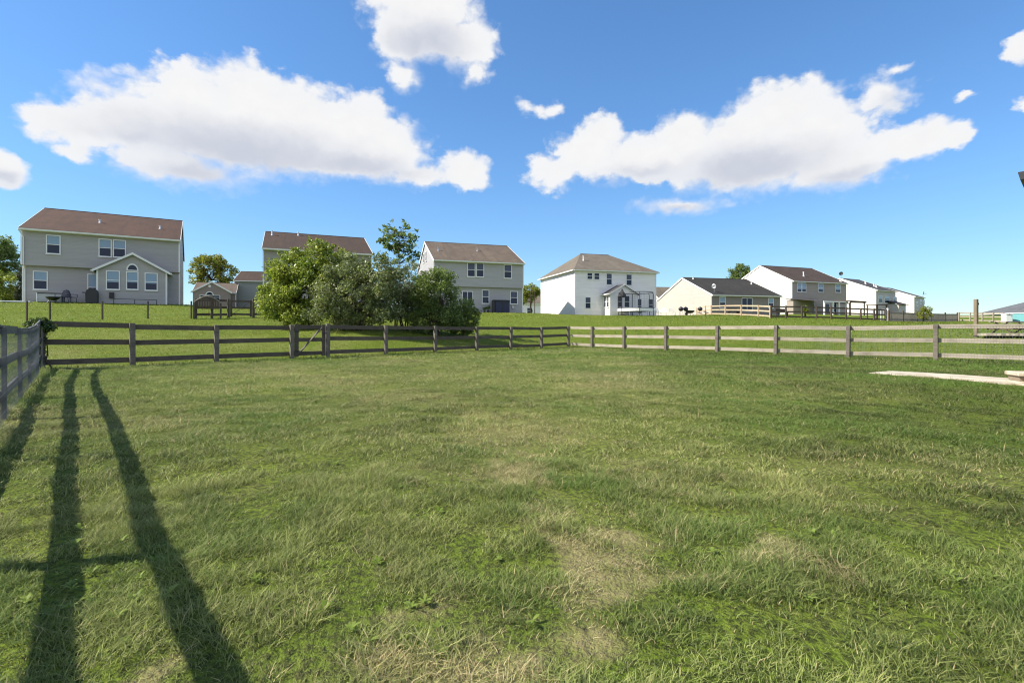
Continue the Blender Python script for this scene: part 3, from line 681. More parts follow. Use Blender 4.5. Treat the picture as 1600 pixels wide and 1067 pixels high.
def plant(name, label, cat, x, y, lobes, n, size, leaf, trunk_r=.06, stems=3, clump=(.28, .5), per=16, group=None, trunk=True, spray=0, zb=None, branch_k=.6, tr_mat='bark', crown='crown'):
    """lobes: ellipsoids (dx, dy, z, rx, ry, rz) relative to the plant's base that the crown fills with leaf clumps"""
    z = gz(x, y) if zb is None else zb
    root = thing(name, label, cat, (x, y, z), 0, group)
    cs = []; rs = []; tips = []
    vol = np.array([l[3] * l[4] * l[5] for l in lobes]); tot = vol.sum()
    for l, v in zip(lobes, vol):
        k = max(4, int(per * len(lobes) * (v / tot) ** .8))
        for i in range(k):
            d = Vector((random.gauss(0, 1), random.gauss(0, 1), random.gauss(0, 1))).normalized() * random.uniform(.35, 1.0) ** .6
            p = Vector((l[0] + d.x * l[3], l[1] + d.y * l[4], l[2] + d.z * l[5]))
            if p.z < .15: p.z = .15 + random.random() * .2
            cs.append(p); rs.append(random.uniform(*clump)); tips.append(p)
    for i in range(spray):                                     # thin shoots that break the outline
        l = random.choice(lobes); a = random.uniform(0, 6.28); e = random.uniform(.1, 1.3)
        d = Vector((math.cos(a) * math.cos(e), math.sin(a) * math.cos(e), math.sin(e)))
        for k in range(4):
            p = Vector((l[0] + d.x * l[3] * (.9 + .1 * k), l[1] + d.y * l[4] * (.9 + .1 * k), l[2] + d.z * l[5] * (.9 + .1 * k))); cs.append(p); rs.append(clump[0] * (.55 - .1 * k))
    V, F, T = leaf_cloud(cs, rs, n, size)
    np_mesh(crown, V, F, 4, M[leaf], dict(tint=T), root)
    if trunk:
        b = MB(); bx_ = sum(l[0] for l in lobes) / len(lobes)
        heads = []
        zmax = max(l[2] + l[5] for l in lobes); zmin = min(l[2] - l[5] for l in lobes)
        for i in range(stems):
            a = random.uniform(0, 6.28); r = .0 if stems == 1 else random.uniform(.05, .28)
            l = random.choice(lobes) if stems > 1 else lobes[0]
            top = Vector((l[0] * .6 + random.gauss(0, l[3] * .2), l[1] * .6 + random.gauss(0, l[4] * .2), l[2] + l[5] * (.3 if stems > 1 else .55)))
            heads.append(limb(b, (math.cos(a) * r, math.sin(a) * r, -.15), top, trunk_r, trunk_r * .3, .06, 7))
        for p in tips:
            if random.random() < branch_k:
                h = random.choice(heads); q = min(h[2:], key=lambda w: (w - p).length + (3 if w.z > p.z else 0)); limb(b, q, p, trunk_r * .28, trunk_r * .06, .07, 3)
        b.build('trunk', M[tr_mat], root, smooth=True)
    return root
def px_plant(u, d): p = W3(u, 500, d); return p.x, p.y

# the thicket behind the fence
x, y = px_plant(482, 27.5)
plant('shrub', 'big bright green broad leaved shrub at the left end of the thicket', 'shrub', x, y,
      [(-.1, 0, 2.2, 2.35, 1.7, 1.7), (-.9, .1, 3.0, 1.25, 1.0, 1.2), (.35, 0, 3.95, 1.1, .9, .85), (-1.3, 0, 1.5, 1.2, 1.1, 1.1), (1.3, .2, 2.9, 1.1, 1, 1.1), (-.6, -.5, .9, 1.8, 1.1, .8)],
      26000, .080, 'lf_bright', .07, 5, (.27, .5), 28, 'shrubs of the thicket', spray=26)
x, y = px_plant(562, 26.3)
plant('shrub', 'wide grey olive shrub in the middle of the thicket behind the gate', 'shrub', x, y,
      [(0, 0, 1.9, 2.5, 1.7, 1.7), (-.7, .2, 2.9, 1.3, 1.1, 1.0), (1.0, .1, 2.7, 1.4, 1.1, 1.1), (-1.4, -.3, 1.0, 1.4, 1.1, .95), (.3, -.4, .85, 1.8, 1.1, .8)],
      30000, .064, 'lf_olive', .06, 7, (.24, .46), 32, 'shrubs of the thicket', spray=34)
x, y = px_plant(522, 29.5)
plant('shrub', 'slim yellow green shrub rising between the bright and the olive shrubs', 'shrub', x, y,
      [(0, 0, 3.2, .9, .8, 1.3), (.2, 0, 4.1, .5, .5, .6), (-.2, 0, 2, .9, .8, 1.2)], 6500, .05, 'lf_bright', .04, 5, (.16, .3), 26, 'shrubs of the thicket', spray=18)
x, y = px_plant(622, 30)
plant('sapling', 'tall sparse sapling with loose round leaves standing above the thicket', 'tree', x, y,
      [(0, 0, 5.3, 1.25, 1.1, 1.0), (-.35, 0, 5.2, .7, .7, .95), (.6, .1, 4.9, .9, .8, .8), (.2, 0, 3.9, 1.2, 1, .7)], 800, .125, 'lf_sap', .05, 2, (.10, .26), 24, branch_k=.95)
x, y = px_plant(634, 28.2)
plant('shrub', 'pale silvery shrub with thin open twigs below the sapling', 'shrub', x, y,
      [(0, 0, 2.6, 1.2, 1, 1.2), (.3, 0, 1.7, 1.2, 1, 1.0), (-.5, 0, 1.5, .9, .9, .9)], 9500, .05, 'lf_silver', .05, 5, (.2, .42), 26, 'shrubs of the thicket', spray=24, branch_k=.9)
x, y = px_plant(678, 28)
plant('shrub', 'dark green rounded shrub at the right end of the thicket', 'shrub', x, y,
      [(0, 0, 2.2, 1.5, 1.2, 1.25), (-.9, 0, 1.6, 1.2, 1.1, 1.1), (.9, .1, 1.3, 1.2, 1, 1.0), (.2, 0, 3.0, .9, .8, .55), (0, -.3, .8, 1.8, 1, .7)], 26000, .054, 'lf_dark', .06, 6, (.24, .46), 32, 'shrubs of the thicket', spray=28)
x, y = px_plant(728, 28.6)
plant('shrub', 'low green shrub beside the dark rounded one, nearest the grey house', 'shrub', x, y,
      [(0, 0, 1.1, .75, .8, .95), (-.3, 0, .8, .8, .7, .7)], 8000, .05, 'lf_dark', .04, 4, (.16, .3), 26, 'shrubs of the thicket', spray=14)
# trees round the houses
x, y = px_plant(-8, 52)
plant('tree', 'tall dark green tree at the left edge beyond the brown roofed house', 'tree', x, y,
      [(0, 0, 5.2, 2.6, 2.2, 2.4), (1.6, 0, 4.6, 1.2, 1.2, 1.5), (-1.8, 0, 6, 1.7, 1.6, 1.8), (.9, 0, 6.4, .7, .7, .8)], 16000, .10, 'lf_dark', .2, 1, (.4, .8), 24, spray=12)
x, y = px_plant(6, 44)
plant('bush', 'yellow green bushes in front of the dark tree at the left edge', 'shrub', x, y,
      [(0, 0, 1.4, 1.3, 1.1, 1.4), (-1.2, 0, 1.9, 1.3, 1.2, 1.6), (.5, -.2, .8, 1.0, .9, .8)], 11000, .075, 'lf_bright', .06, 4, (.25, .5), 24)
x, y = px_plant(34.5, 43)
plant('conifer', 'narrow black green conifer against the left corner of the brown roofed house', 'tree', x, y,
      [(0, 0, .7, .42, .42, .7), (0, 0, 1.5, .38, .38, .9), (0, 0, 2.4, .28, .28, .6)], 6500, .05, 'lf_con', .06, 1, (.12, .24), 30)
x, y = px_plant(331, 86)
plant('tree', 'tree with orange tinged leaves rising behind the mauve gabled house', 'tree', x, y,
      [(-.4, 0, 8.6, 2.7, 2.2, 2.0), (-2.5, 0, 7.4, 1.7, 1.4, 2.0), (2.4, 0, 7.4, 1.8, 1.5, 2.1), (-.9, 0, 10.0, 1.7, 1.2, 1.1), (1.2, 0, 9.6, 1.2, 1, .9), (0, 0, 6, 2.6, 1.6, 1.2)], 6800, .17, 'lf_autumn', .2, 3, (.45, .85), 15, spray=10, branch_k=.9)
x, y = px_plant(364, 88)
plant('bush', 'dark bush in the gap beside the mauve gabled house', 'shrub', x, y, [(0, 0, 1.7, .9, .9, 1.8), (0, 0, 3.2, .6, .6, .8)], 2600, .12, 'lf_dark', .06, 3, (.3, .5), 18)
x, y = px_plant(827, 84)
plant('tree', 'small yellow green tree in the gap between grey and white houses', 'tree', x, y, [(0, 0, 4.3, 1.5, 1.3, 1.6), (-.8, 0, 3.4, 1.0, 1, 1.2), (.9, 0, 4.6, .9, .9, 1.0)], 5200, .12, 'lf_yel', .1, 2, (.35, .6), 18)
x, y = px_plant(1156, 108)
plant('tree', 'round dark tree showing above the ranch house roof', 'tree', x, y, [(0, 0, 9, 2.3, 2, 2.0), (-1.2, 0, 7.6, 1.4, 1.2, 1.6), (.8, 0, 10.2, 1.2, 1.1, 1.0), (.5, 0, 6.4, 1.8, 1.4, 1.8)], 7000, .17, 'lf_dark', .2, 2, (.5, .8), 18)
x, y = px_plant(1258, 52)
def yucca(x, y):
    z = gz(x, y); r = thing('spiky_plant', 'spiky yellow green plant behind the dark rails below the taupe house', 'plant', (x, y, z))
    b = MB(); b.tube([(0, 0, -.1), (.02, 0, .35), (0, .02, .6)], [.10, .09, .07], 8); b.build('stem', M['bark'], r, smooth=True)
    V = []; F = []; T = []
    for i in range(170):
        a = random.uniform(0, 6.28); e = random.uniform(-.2, 1.4); L = random.uniform(.6, 1.05); w = .03; k = len(V)
        dx, dy, dz = math.cos(a) * math.cos(e), math.sin(a) * math.cos(e), math.sin(e); px_, py_ = -math.sin(a), math.cos(a); tt = random.random()
        for t, ww in ((.05, .7), (.5, 1), (1, .08)):
            for s in (-1, 1): V.append((dx * L * t + px_ * w * ww * s, dy * L * t + py_ * w * ww * s, .55 + dz * L * t - .35 * t * t * L * math.cos(e))); T.append(tt)
        F += [k, k + 1, k + 3, k + 2, k + 2, k + 3, k + 5, k + 4]
    np_mesh('crown', np.array(V), np.array(F), 4, M['lf_yel'], dict(tint=np.array(T) * .6), r)
yucca(x, y)
x, y = px_plant(1444, 55)
plant('shrub', 'yellow shrub leaning on the grey picket fence', 'shrub', x, y, [(0, 0, .8, .7, .6, .7), (.2, 0, 1.3, .5, .5, .4)], 2600, .055, 'lf_yel', .03, 4, (.14, .26), 20, spray=14)
# ivy on the corner post
plant('ivy', 'dark ivy swallowing the corner post at the left end of the fence', 'ivy', CORNER_L.x - .02, CORNER_L.y - .02,
      [(-.02, 0, 1.16, .26, .24, .15), (-.06, -.04, .75, .15, .15, .42), (-.06, -.04, .3, .15, .15, .28), (.14, -.05, 1.08, .20, .16, .12), (-.2, .05, .9, .14, .14, .4)], 5200, .036, 'lf_ivy', .02, 3, (.05, .12), 30, spray=8)

# ------------------------------------------------------------------ houses
class House:
    def __init__(self, key, name, label, wall, roofm, side=None, hip=None, jetty=0.0, ovh=.30, trim='trim', spec=None, group='two storey houses beyond the fences'):
        x, y, th, L, S, zb, he, hr = spec or HOUSE[key]
        self.th = math.radians(th); self.L, self.S, self.he, self.hr = L, S, he, hr; self.jetty = jetty; self.trim = trim; self.wall = wall; self.light_blinds = key in 'AEFGH'
        self.o = Vector((x, y, zb)); self.X = Vector((math.cos(self.th), math.sin(self.th), 0)); self.N = Vector((-self.X.y, self.X.x, 0))
        r = self.root = thing(name, label, 'house', self.o, self.th, group)
        in_ = .28                                                # the eave corner measured in the photo lies outside the wall
        gi_ = .06 if hip is None else in_
        self.x0, self.x1, self.y0, self.y1 = gi_, L - gi_, in_, 2 * S - in_
        x0, x1, y0, y1 = self.x0, self.x1, self.y0, self.y1
        sl_ = (hr - he) / S; hw = he - .05
        self.hw = hw
        b = MB(); low = y0 + jetty; jz = 2.75
        prof = [(y0, hw), (y0, jz if jetty else -.5)] + ([(low, jz), (low, -.5)] if jetty else []) + [(y1, -.5), (y1, hw)]
        if hip is None: prof += [(S, hw + (S - y0) * sl_ - .02)]
        b.prism(prof, 'x', x0, x1); self.low = low
        wl = b.build('wall', M[wall], r)
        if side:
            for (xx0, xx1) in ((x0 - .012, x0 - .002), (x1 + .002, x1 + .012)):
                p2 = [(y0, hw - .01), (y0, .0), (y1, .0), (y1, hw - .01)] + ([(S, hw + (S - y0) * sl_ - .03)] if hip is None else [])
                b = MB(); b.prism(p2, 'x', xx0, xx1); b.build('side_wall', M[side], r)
        o = 0.0; th_ = .14; g = .02
        b = MB()
        if hip is None:
            b.slab([(-g, 0, he), (L + g, 0, he), (L + g, S, hr), (-g, S, hr)], th_); b.slab([(-g, 2 * S, he), (L + g, 2 * S, he), (L + g, S + .003, hr), (-g, S + .003, hr)], th_)
        else:
            h = hip
            b.slab([(0, 0, he), (L, 0, he), (L - h, S, hr), (h, S, hr)], th_); b.slab([(0, 2 * S, he), (L, 2 * S, he), (L - h, S + .003, hr), (h, S + .003, hr)], th_)
            b.slab([(0, .003, he), (0, 2 * S - .003, he), (h - .003, S, hr)], th_); b.slab([(L, .003, he), (L, 2 * S - .003, he), (L - h + .003, S, hr)], th_)
        rf = b.build('roof', M[roofm], r); self.roof = rf
        b = MB(); b.tube([(h if hip else -.02, S, hr + .0), (L - h if hip else L + .02, S, hr + .0)], .05, 6); b.build('ridge_cap', M[roofm], rf)
        # gutters and rake boards
        for yy in (-.06, 2 * S + .06):
            b = MB(); b.prism([(yy - .06, he - .17), (yy + .05, he - .17), (yy + .06, he - .04), (yy - .08, he - .04)], 'x', -.03, L + .03); b.build('gutter', M[trim], rf)
        if hip is None:
            for xx in (-g - .035, L + g + .003):
                b = MB()
                for (ya, yb_) in ((-.02, S), (2 * S + .02, S)):
                    b.add([(xx, ya, he - .22), (xx + .03, ya, he - .22), (xx + .03, ya, he + .015), (xx, ya, he + .015), (xx, yb_, hr - .22), (xx + .03, yb_, hr - .22), (xx + .03, yb_, hr + .015), (xx, yb_, hr + .015)],
                          [(0, 3, 2, 1), (4, 5, 6, 7), (0, 1, 5, 4), (1, 2, 6, 5), (2, 3, 7, 6), (3, 0, 4, 7)])
                b.build('rake_board', M[trim], rf)
        else:
            for xx in (-.06, L + .06):
                b = MB(); b.prism([(xx - .06, he - .17), (xx + .05, he - .17), (xx + .06, he - .04), (xx - .08, he - .04)], 'y', .06, 2 * S - .06); b.build('gutter', M[trim], rf)
        # soffit
        b = MB(); b.box(.02, .02, he - .19, L - .02, y0 - .002, he - .16); b.build('soffit', M[trim], rf)
        # corner boards and a downspout
        for xx in (x0, x1):
            b = MB(); yb0 = y0
            b.box(xx - .05, yb0 - .025, (2.75 if jetty else -.1), xx + .05, yb0 - .004, hw - .12); b.build('corner_board', M[trim], r)
            if jetty:
                b = MB(); b.box(xx - .05, low - .025, -.1, xx + .05, low - .004, 2.70); b.build('corner_board', M[trim], r)
    def hit(self, u, v, yoff):
        """where the photo's ray meets the wall plane y = yoff of the house"""
        d = Vector(((u - 800) / FPX, 1, (HZ - v) / FPX)); e = Vector((0, 0, EYE)); p0 = self.o + self.N * yoff
        t = (p0 - e).dot(self.N) / d.dot(self.N); q = e + d * t - self.o
        return q.dot(self.X), q.z
    def hit_side(self, u, v, xoff):
        d = Vector(((u - 800) / FPX, 1, (HZ - v) / FPX)); e = Vector((0, 0, EYE)); p0 = self.o + self.X * xoff
        t = (p0 - e).dot(self.X) / d.dot(self.X); q = e + d * t - self.o
        return q.dot(self.N), q.z
    def hit_roof(self, u, v):
        d = Vector(((u - 800) / FPX, 1, (HZ - v) / FPX)); e = Vector((0, 0, EYE))
        n = (self.N * (self.hr - self.he) * -1 + Vector((0, 0, self.S))).normalized(); p0 = self.o + Vector((0, 0, self.he))
        t = (p0 - e).dot(n) / d.dot(n); q = e + d * t - self.o
        return q.dot(self.X), q.dot(self.N), q.z
    def window(self, box, yoff=None, blind=.5, door=False, frame='trim', parent=None, side=None, fw=.07):
        u0, v0, u1, v1 = box
        if side is None:
            xa, za = self.hit(u0, v1, yoff); xb, zb_ = self.hit(u1, v0, yoff); xc, zc = self.hit(u0, v0, yoff)
            zb_ = (zb_ + zc) / 2 if abs(zb_ - zc) < .6 else zb_
        else:
            xa, za = self.hit_side(u0, v1, side); xb, zb_ = self.hit_side(u1, v0, side)
            if xa > xb: xa, xb = xb, xa
        self.win(xa, xb, za, zb_, yoff, blind, door, frame, side, fw)
    def win(self, xa, xb, za, zb_, yoff, blind=.5, door=False, frame='trim', side=None, fw=.07, name='window'):
        r = self.root; w, h = xb - xa, zb_ - za
        if side is None: loc, rz, sg = ((xa, yoff, za)), 0, 1
        else: loc, rz, sg = ((side, xb, za)), -math.pi / 2, 1
        b = MB(); p0, p1 = -.055, -.001
        b.box(0, p0, 0, fw, p1, h); b.box(w - fw, p0, 0, w, p1, h); b.box(fw, p0, h - fw, w - fw, p1, h); b.box(fw, p0, 0, w - fw, p1, fw)
        if door == 'slider': b.box(w / 2 - .03, p0 + .008, fw, w / 2 + .03, p1, h - fw)
        else: b.box(fw, p0 + .008, h * .5 - .025, w - fw, p1, h * .5 + .025)
        if not door: b.box(-.03, p0 - .03, -.04, w + .03, p1, -.002)
        f = b.build('patio_door' if door else name, M[frame], r, loc, (0, 0, rz))
        b = MB(); b.box(fw, -.022, fw, w - fw, -.006, h - fw); b.build('pane', M['glass'], f)
        if blind:
            b = MB(); b.box(fw + .012, -.028, h * (1 - blind) + .03, w - fw - .012, -.0235, h - fw - .012); b.build('blind', M['blind' if self.light_blinds else 'shade'], f)
        return f
    def vent(self, u, v, h=.45, r=.06, m='white'):
        x, y, z = self.hit_roof(u, v); b = MB(); b.tube([(x, y, z - .1), (x, y, z + h)], r, 8); b.tube([(x, y, z + h), (x, y, z + h + .05)], r * 1.5, 8); b.tube([(x, y, z - .12), (x, y, z + .06)], [r * 2.4, r * 1.2], 8)
        b.build('vent_pipe', M[m], self.root)
    def bump(self, ua, ub, upk, vpk, veave, depth, base_y, wall, roofm, name='sunroom'):
        """gabled room built out of the back wall"""
        yf = base_y - depth; xa, _ = self.hit(ua, veave, yf); xb, _ = self.hit(ub, veave, yf)
        xm, zp = self.hit(upk, vpk, yf - .2); _, ze = self.hit(ua, veave, yf - .2); xm = (xa + xb) / 2
        w = MB(); w.prism([(xa, -.4), (xb, -.4), (xb, ze), (xm, zp - .12), (xa, ze)], 'y', yf, base_y - .002); wo_ = w.build(name, M[wall], self.root)
        ov = .28; sl_ = (zp - ze) / (xm - xa); b = MB(); za = ze - ov * sl_
        b.slab([(xa - ov, yf - .25, za), (xm, yf - .25, zp), (xm, base_y - .004, zp), (xa - ov, base_y - .004, za)], .10)
        b.slab([(xb + ov, yf - .25, za), (xm + .002, yf - .25, zp), (xm + .002, base_y - .004, zp), (xb + ov, base_y - .004, za)], .10)
        rf = b.build('porch_roof', M[roofm], self.root)
        b = MB()
        for s, xe in ((-1, xa - ov), (1, xb + ov)):
            b.add([(xe, yf - .28, za - .16), (xe, yf - .255, za - .16), (xe, yf - .255, za + .02), (xe, yf - .28, za + .02), (xm, yf - .28, zp - .16), (xm, yf - .255, zp - .16), (xm, yf - .255, zp + .02), (xm, yf - .28, zp + .02)],
                  [(0, 3, 2, 1), (4, 5, 6, 7), (0, 1, 5, 4), (1, 2, 6, 5), (2, 3, 7, 6), (3, 0, 4, 7)])
        b.build('fascia', M['trim'], rf)
        for xe in (xa - ov - .05, xb + ov + .05):
            b = MB(); b.box(xe - .05, yf - .25, za - .12, xe + .05, base_y - .01, za + .0); b.build('gutter', M['trim'], rf)
        for xx in (xa, xb):
            b = MB(); b.box(xx - .06, yf - .03, -.1, xx + .06, yf - .004, ze - .05); b.build('corner_board', M['trim'], wo_)
        return yf, xa, xb, ze
    def box_part(self, name, u0, v0, u1, v1, yoff, dep, m):
        xa, za = self.hit(u0, v1, yoff); xb, zb_ = self.hit(u1, v0, yoff); b = MB(); b.box(xa, yoff - dep, za, xb, yoff - .002, zb_); return b.build(name, M[m], self.root, bevel=.01)

def arch_window(H, u0, v0, u1, v1, yoff):
    xa, za = H.hit(u0, v1, yoff); xb, zb_ = H.hit(u1, v0, yoff); cx, r = (xa + xb) / 2, (xb - xa) / 2; h = zb_ - za; n = 14
    b = MB()
    for i in range(n):
        a0, a1 = math.pi * i / n, math.pi * (i + 1) / n
        q = [(cx + math.cos(a) * rr * r, za + math.sin(a) * rr * h) for a, rr in ((a0, .78), (a0, 1), (a1, 1), (a1, .78))]; b.prism(q, 'y', yoff - .055, yoff - .002)
    b.box(xa, yoff - .055, za - .07, xb, yoff - .002, za - .001); f = b.build('arched_window', M['trim'], H.root)
    b = MB(); b.prism([(cx + math.cos(math.pi * i / n) * .78 * r, za + math.sin(math.pi * i / n) * .78 * h) for i in range(n + 1)], 'y', yoff - .02, yoff - .004); b.build('pane', M['glass'], f)

# A: big house on the left
A = House('A', 'house', 'large greige house with brown roof and gabled sunroom, far left', 'sA', 'rA', jetty=.38)
for bx_ in ((72, 367.5, 95, 396.5), (154, 373.5, 174.8, 401), (176.5, 375, 197, 402)): A.window(bx_, A.y0)
A.window((51.5, 423.5, 75, 452.5), A.low, .5); A.window((136.5, 428, 152, 470), A.low, .5, True)
yf, xa, xb, ze = A.bump(152, 260, 207, 395, 418, 1.3, A.low, 'sA', 'rA')
for bx_ in ((165.5, 423, 187.5, 452.5), (197, 424.5, 216.5, 452.5), (226, 426.5, 246.5, 454)): A.window(bx_, yf, .62)
arch_window(A, 197.5, 412.5, 216.5, 421.5, yf)
A.box_part('meter_box', 171, 457, 178.5, 466, yf, .16, 'iron'); A.box_part('wall_vent', 57, 465.5, 62, 468.5, A.low, .06, 'dark')
A.vent(156, 348, .22); A.vent(250, 357.5, .22)
b = MB(); b.tube([(-.05, -.05, A.he - .15), (.12, .12, A.he - .5), (.18, A.y0 - .06, A.he - .7), (.18, A.y0 - .06, 2.8), (.18, A.low - .06, 2.5), (.18, A.low - .06, .1)], .045, 6); b.build('downspout', M['trim'], A.root)
# B
B = House('B', 'house', 'grey green house with dark brown roof half hidden by the thicket', 'sB', 'rB')
for xa_ in (1.6, 4.2, 7.4): B.win(xa_, xa_ + .95, 3.3, 4.8, B.y0); B.win(xa_ + .2, xa_ + 1.15, .9, 2.3, B.y0)
B.vent(425, 367.5, .4); B.vent(466, 368, .3)
# C
C = House('C', 'house', 'grey two storey house with tan roof beside the thicket', 'sC', 'rC', jetty=.3)
for bx_ in ((730, 410.5, 742.6, 432.6), (744, 411, 756.2, 433), (787, 413.5, 799.6, 435)): C.window(bx_, C.y0, .5)
for bx_ in ((752.8, 453, 764.3, 474.5), (797, 455, 808.7, 475.3)): C.window(bx_, C.low, .5)
C.window((722, 455, 739, 487), C.low, 0, 'slider'); C.vent(685, 391.5, .3, .07, 'steel'); C.vent(746, 392, .3, .07, 'steel')
C.win(5.2, 5.9, 6.0, 7.1, None, 0, False, 'trim', C.x0 - .005); C.win(7.0, 7.7, 6.0, 7.1, None, 0, False, 'trim', C.x0 - .005)
C.box_part('meter_box', 799.5, 478, 803, 482, C.low, .12, 'steel')
# D
Dh = House('D', 'house', 'white two storey house with a hipped roof and trampoline in front', 'sD', 'rD', hip=3.68)
for bx_ in ((917, 426, 925.8, 436.8), (927.8, 426.4, 936.8, 437.2)): Dh.window(bx_, Dh.y0, 0)
for bx_ in ((947, 427, 956.3, 445.3), (978, 428.6, 987.3, 446.3)): Dh.window(bx_, Dh.y0, .5)
Dh.window((914, 464, 923.2, 482.4), Dh.y0, .5)
yf, xa, xb, ze = Dh.bump(953.8, 996, 973.5, 443.6, 456.5, 1.9, Dh.y0, 'sD', 'rG')
for bx_ in ((964, 462, 972.3, 480.6), (975, 462, 983.6, 480.8)): Dh.window(bx_, yf, 0)
for ya in (.35, 1.1): Dh.win(yf + ya - .05, yf + ya + .5, .95, 2.35, None, .5, False, 'trim', xa - .005)
Dh.window((994.6, 466.5, 1002.6, 490), Dh.y0, 0, True); Dh.window((1012.5, 467, 1020.5, 485), Dh.y0, 0)
Dh.vent(911.5, 407, .55, .07)
# E
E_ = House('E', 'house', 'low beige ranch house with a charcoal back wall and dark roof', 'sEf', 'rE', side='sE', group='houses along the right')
for bx_ in ((1124, 463.4, 1133.4, 481.4), (1200, 466, 1208.6, 481.6)): E_.window(bx_, E_.y0, .5)
E_.window((1158.6, 465.5, 1175.4, 487), E_.y0, 0, 'slider'); E_.vent(1174, 444, .3, .07); E_.vent(1083, 436, .3, .07)
# F
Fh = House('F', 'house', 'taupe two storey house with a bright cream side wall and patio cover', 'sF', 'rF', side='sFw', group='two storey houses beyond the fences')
for bx_ in ((1245.5, 441.5, 1252.3, 456.5), (1252.6, 441.6, 1259.4, 456.6), (1278, 442.6, 1286, 456.8), (1305, 443.6, 1313.2, 457)): Fh.window(bx_, Fh.y0, .72)
for bx_ in ((1264, 474, 1272, 486), (1288, 474, 1296, 488), (1300, 474, 1307, 488)): Fh.window(bx_, Fh.y0, 0)
Fh.vent(1255.5, 431.5, .7, .09); Fh.vent(1313, 439.5, .3, .12)
b = MB(); b.box(-1.2, -1.0, -.4, 3.4, Fh.y0 - .003, 2.25); b.build('annex', M['sF'], Fh.root); b = MB(); b.slab([(-1.4, -1.2, 2.28), (3.6, -1.2, 2.28), (3.6, Fh.y0 - .004, 2.5), (-1.4, Fh.y0 - .004, 2.5)], .1); b.build('annex_roof', M['rF'], Fh.root)
# G, H
G = House('G', 'house', 'pale house with black roof standing between taupe house and the last one', 'sG', 'rG', side='sFw', group='two storey houses beyond the fences')
for bx_ in ((1372.5, 462, 1378.4, 473), (1382, 463, 1389.6, 473.4), (1396, 464, 1401, 473)): G.window(bx_, G.y0, .4)
G.vent(1352, 443.5, .6, .12); G.vent(1365.5, 447.5, .6, .12); G.vent(1369, 449, .6, .12)
b = MB(); b.box(5.2, -1.9, -.5, 8.4, G.y0 - .003, 2.5); b.build('porch', M['sG'], G.root); b = MB(); b.slab([(4.9, -2.3, 2.4), (8.8, -2.3, 2.4), (8.8, G.y0 - .004, 3.3), (4.9, G.y0 - .004, 3.3)], .12); b.build('porch_roof', M['rG'], G.root)
Hh = House('H', 'house', 'farthest cream house at the right end of the row', 'sG', 'rG', side='sFw', group='two storey houses beyond the fences')
for bx_ in ((1431.5, 471, 1434.5, 478), (1437, 468, 1440.5, 475), (1441.5, 468.5, 1444.5, 475.5)): Hh.window(bx_, Hh.y0, .4)
# houses glimpsed in the gaps
Mv = House('M', 'house', 'small mauve house with white trimmed gable and arched window', 'sP', 'rC', spec=(-44.0, 70.5, 25, 5.3, 4.5, 3.3, 3.0, 4.6), group='houses glimpsed in the gaps')
yf = Mv.y0 - 1.4; xa, _ = Mv.hit(301.5, 455, yf); xb, _ = Mv.hit(360, 455, yf); xm = (xa + xb) / 2; _, ze = Mv.hit(301.5, 455, yf); _, zp = Mv.hit(326, 440.5, yf)
b = MB(); b.prism([(xa, -.5), (xb, -.5), (xb, ze), (xm, zp), (xa, ze)], 'y', yf, Mv.y0 - .003); b.build('gable_wall', M['sP'], Mv.root)
b = MB()
for xe in (xa - .25, xb + .25):
    zz_ = ze - .25 * (zp - ze) / (xm - xa); b.add([(xe, yf - .22, zz_ - .1), (xe, yf - .03, zz_ - .1), (xe, yf - .03, zz_ + .12), (xe, yf - .22, zz_ + .12), (xm, yf - .22, zp - .1), (xm, yf - .03, zp - .1), (xm, yf - .03, zp + .12), (xm, yf - .22, zp + .12)],
          [(0, 3, 2, 1), (4, 5, 6, 7), (0, 1, 5, 4), (1, 2, 6, 5), (2, 3, 7, 6), (3, 0, 4, 7)])
b.build('fascia', M['trim'], Mv.root)
b = MB(); e_ = .25; zz_ = ze - e_ * (zp - ze) / (xm - xa)
b.slab([(xa - e_, yf - .02, zz_ + .1), (xm, yf - .02, zp + .1), (xm, Mv.S, zp + .1), (xa - e_, Mv.S, zz_ + .1)], .1); b.slab([(xb + e_, yf - .02, zz_ + .1), (xm + .002, yf - .02, zp + .1), (xm + .002, Mv.S, zp + .1), (xb + e_, Mv.S, zz_ + .1)], .1); b.build('gable_roof', M['rC'], Mv.root)
arch_window(Mv, 321, 455.5, 334, 461, yf); Mv.window((312, 461, 344, 468), yf, 0)
xg, zg = Mv.hit(327.5, 447, yf); b = MB(); b.tube([(xg, yf - .05, zg), (xg, yf - .003, zg)], .17, 12); b.build('gable_vent', M['trim'], Mv.root)
S2 = House('S', 'house', 'slate coloured house showing between mauve house and the thicket', 'sH2', 'rB', spec=(-41.6, 76.5, 12, 7.5, 3.6, 3.2, 5.2, 6.9), group='houses glimpsed in the gaps')
S2.win(4.5, 5.4, 3.2, 4.5, S2.y0)
R2 = House('R', 'house', 'grey roofed house glimpsed between white house and ranch house', 'sC', 'rD', spec=(28, 96, 12, 11, 5, 3.0, 3.3, 6.4), group='houses glimpsed in the gaps')
R2.win(2, 3, 1, 2.4, R2.y0)
Q2 = House('Q', 'house', 'low pale house glimpsed in the gap left of the white house', 'sD', 'rD', spec=(1.6, 104, 8, 5.5, 4.2, 3.2, 3.2, 6.1), group='houses glimpsed in the gaps')
Q2.win(1.5, 2.4, .9, 2.3, Q2.y0)
Z2 = House('Z', 'house', 'low slate roofed house behind the pool at the right edge', 'sC', 'rS', spec=(88.5, 88, -8, 18, 6, 2.0, 2.0, 4.1), group='houses glimpsed in the gaps', hip=4.5)
Z2.win(3, 4.2, .9, 2.1, Z2.y0); Z2.win(8, 9.2, .9, 2.1, Z2.y0)
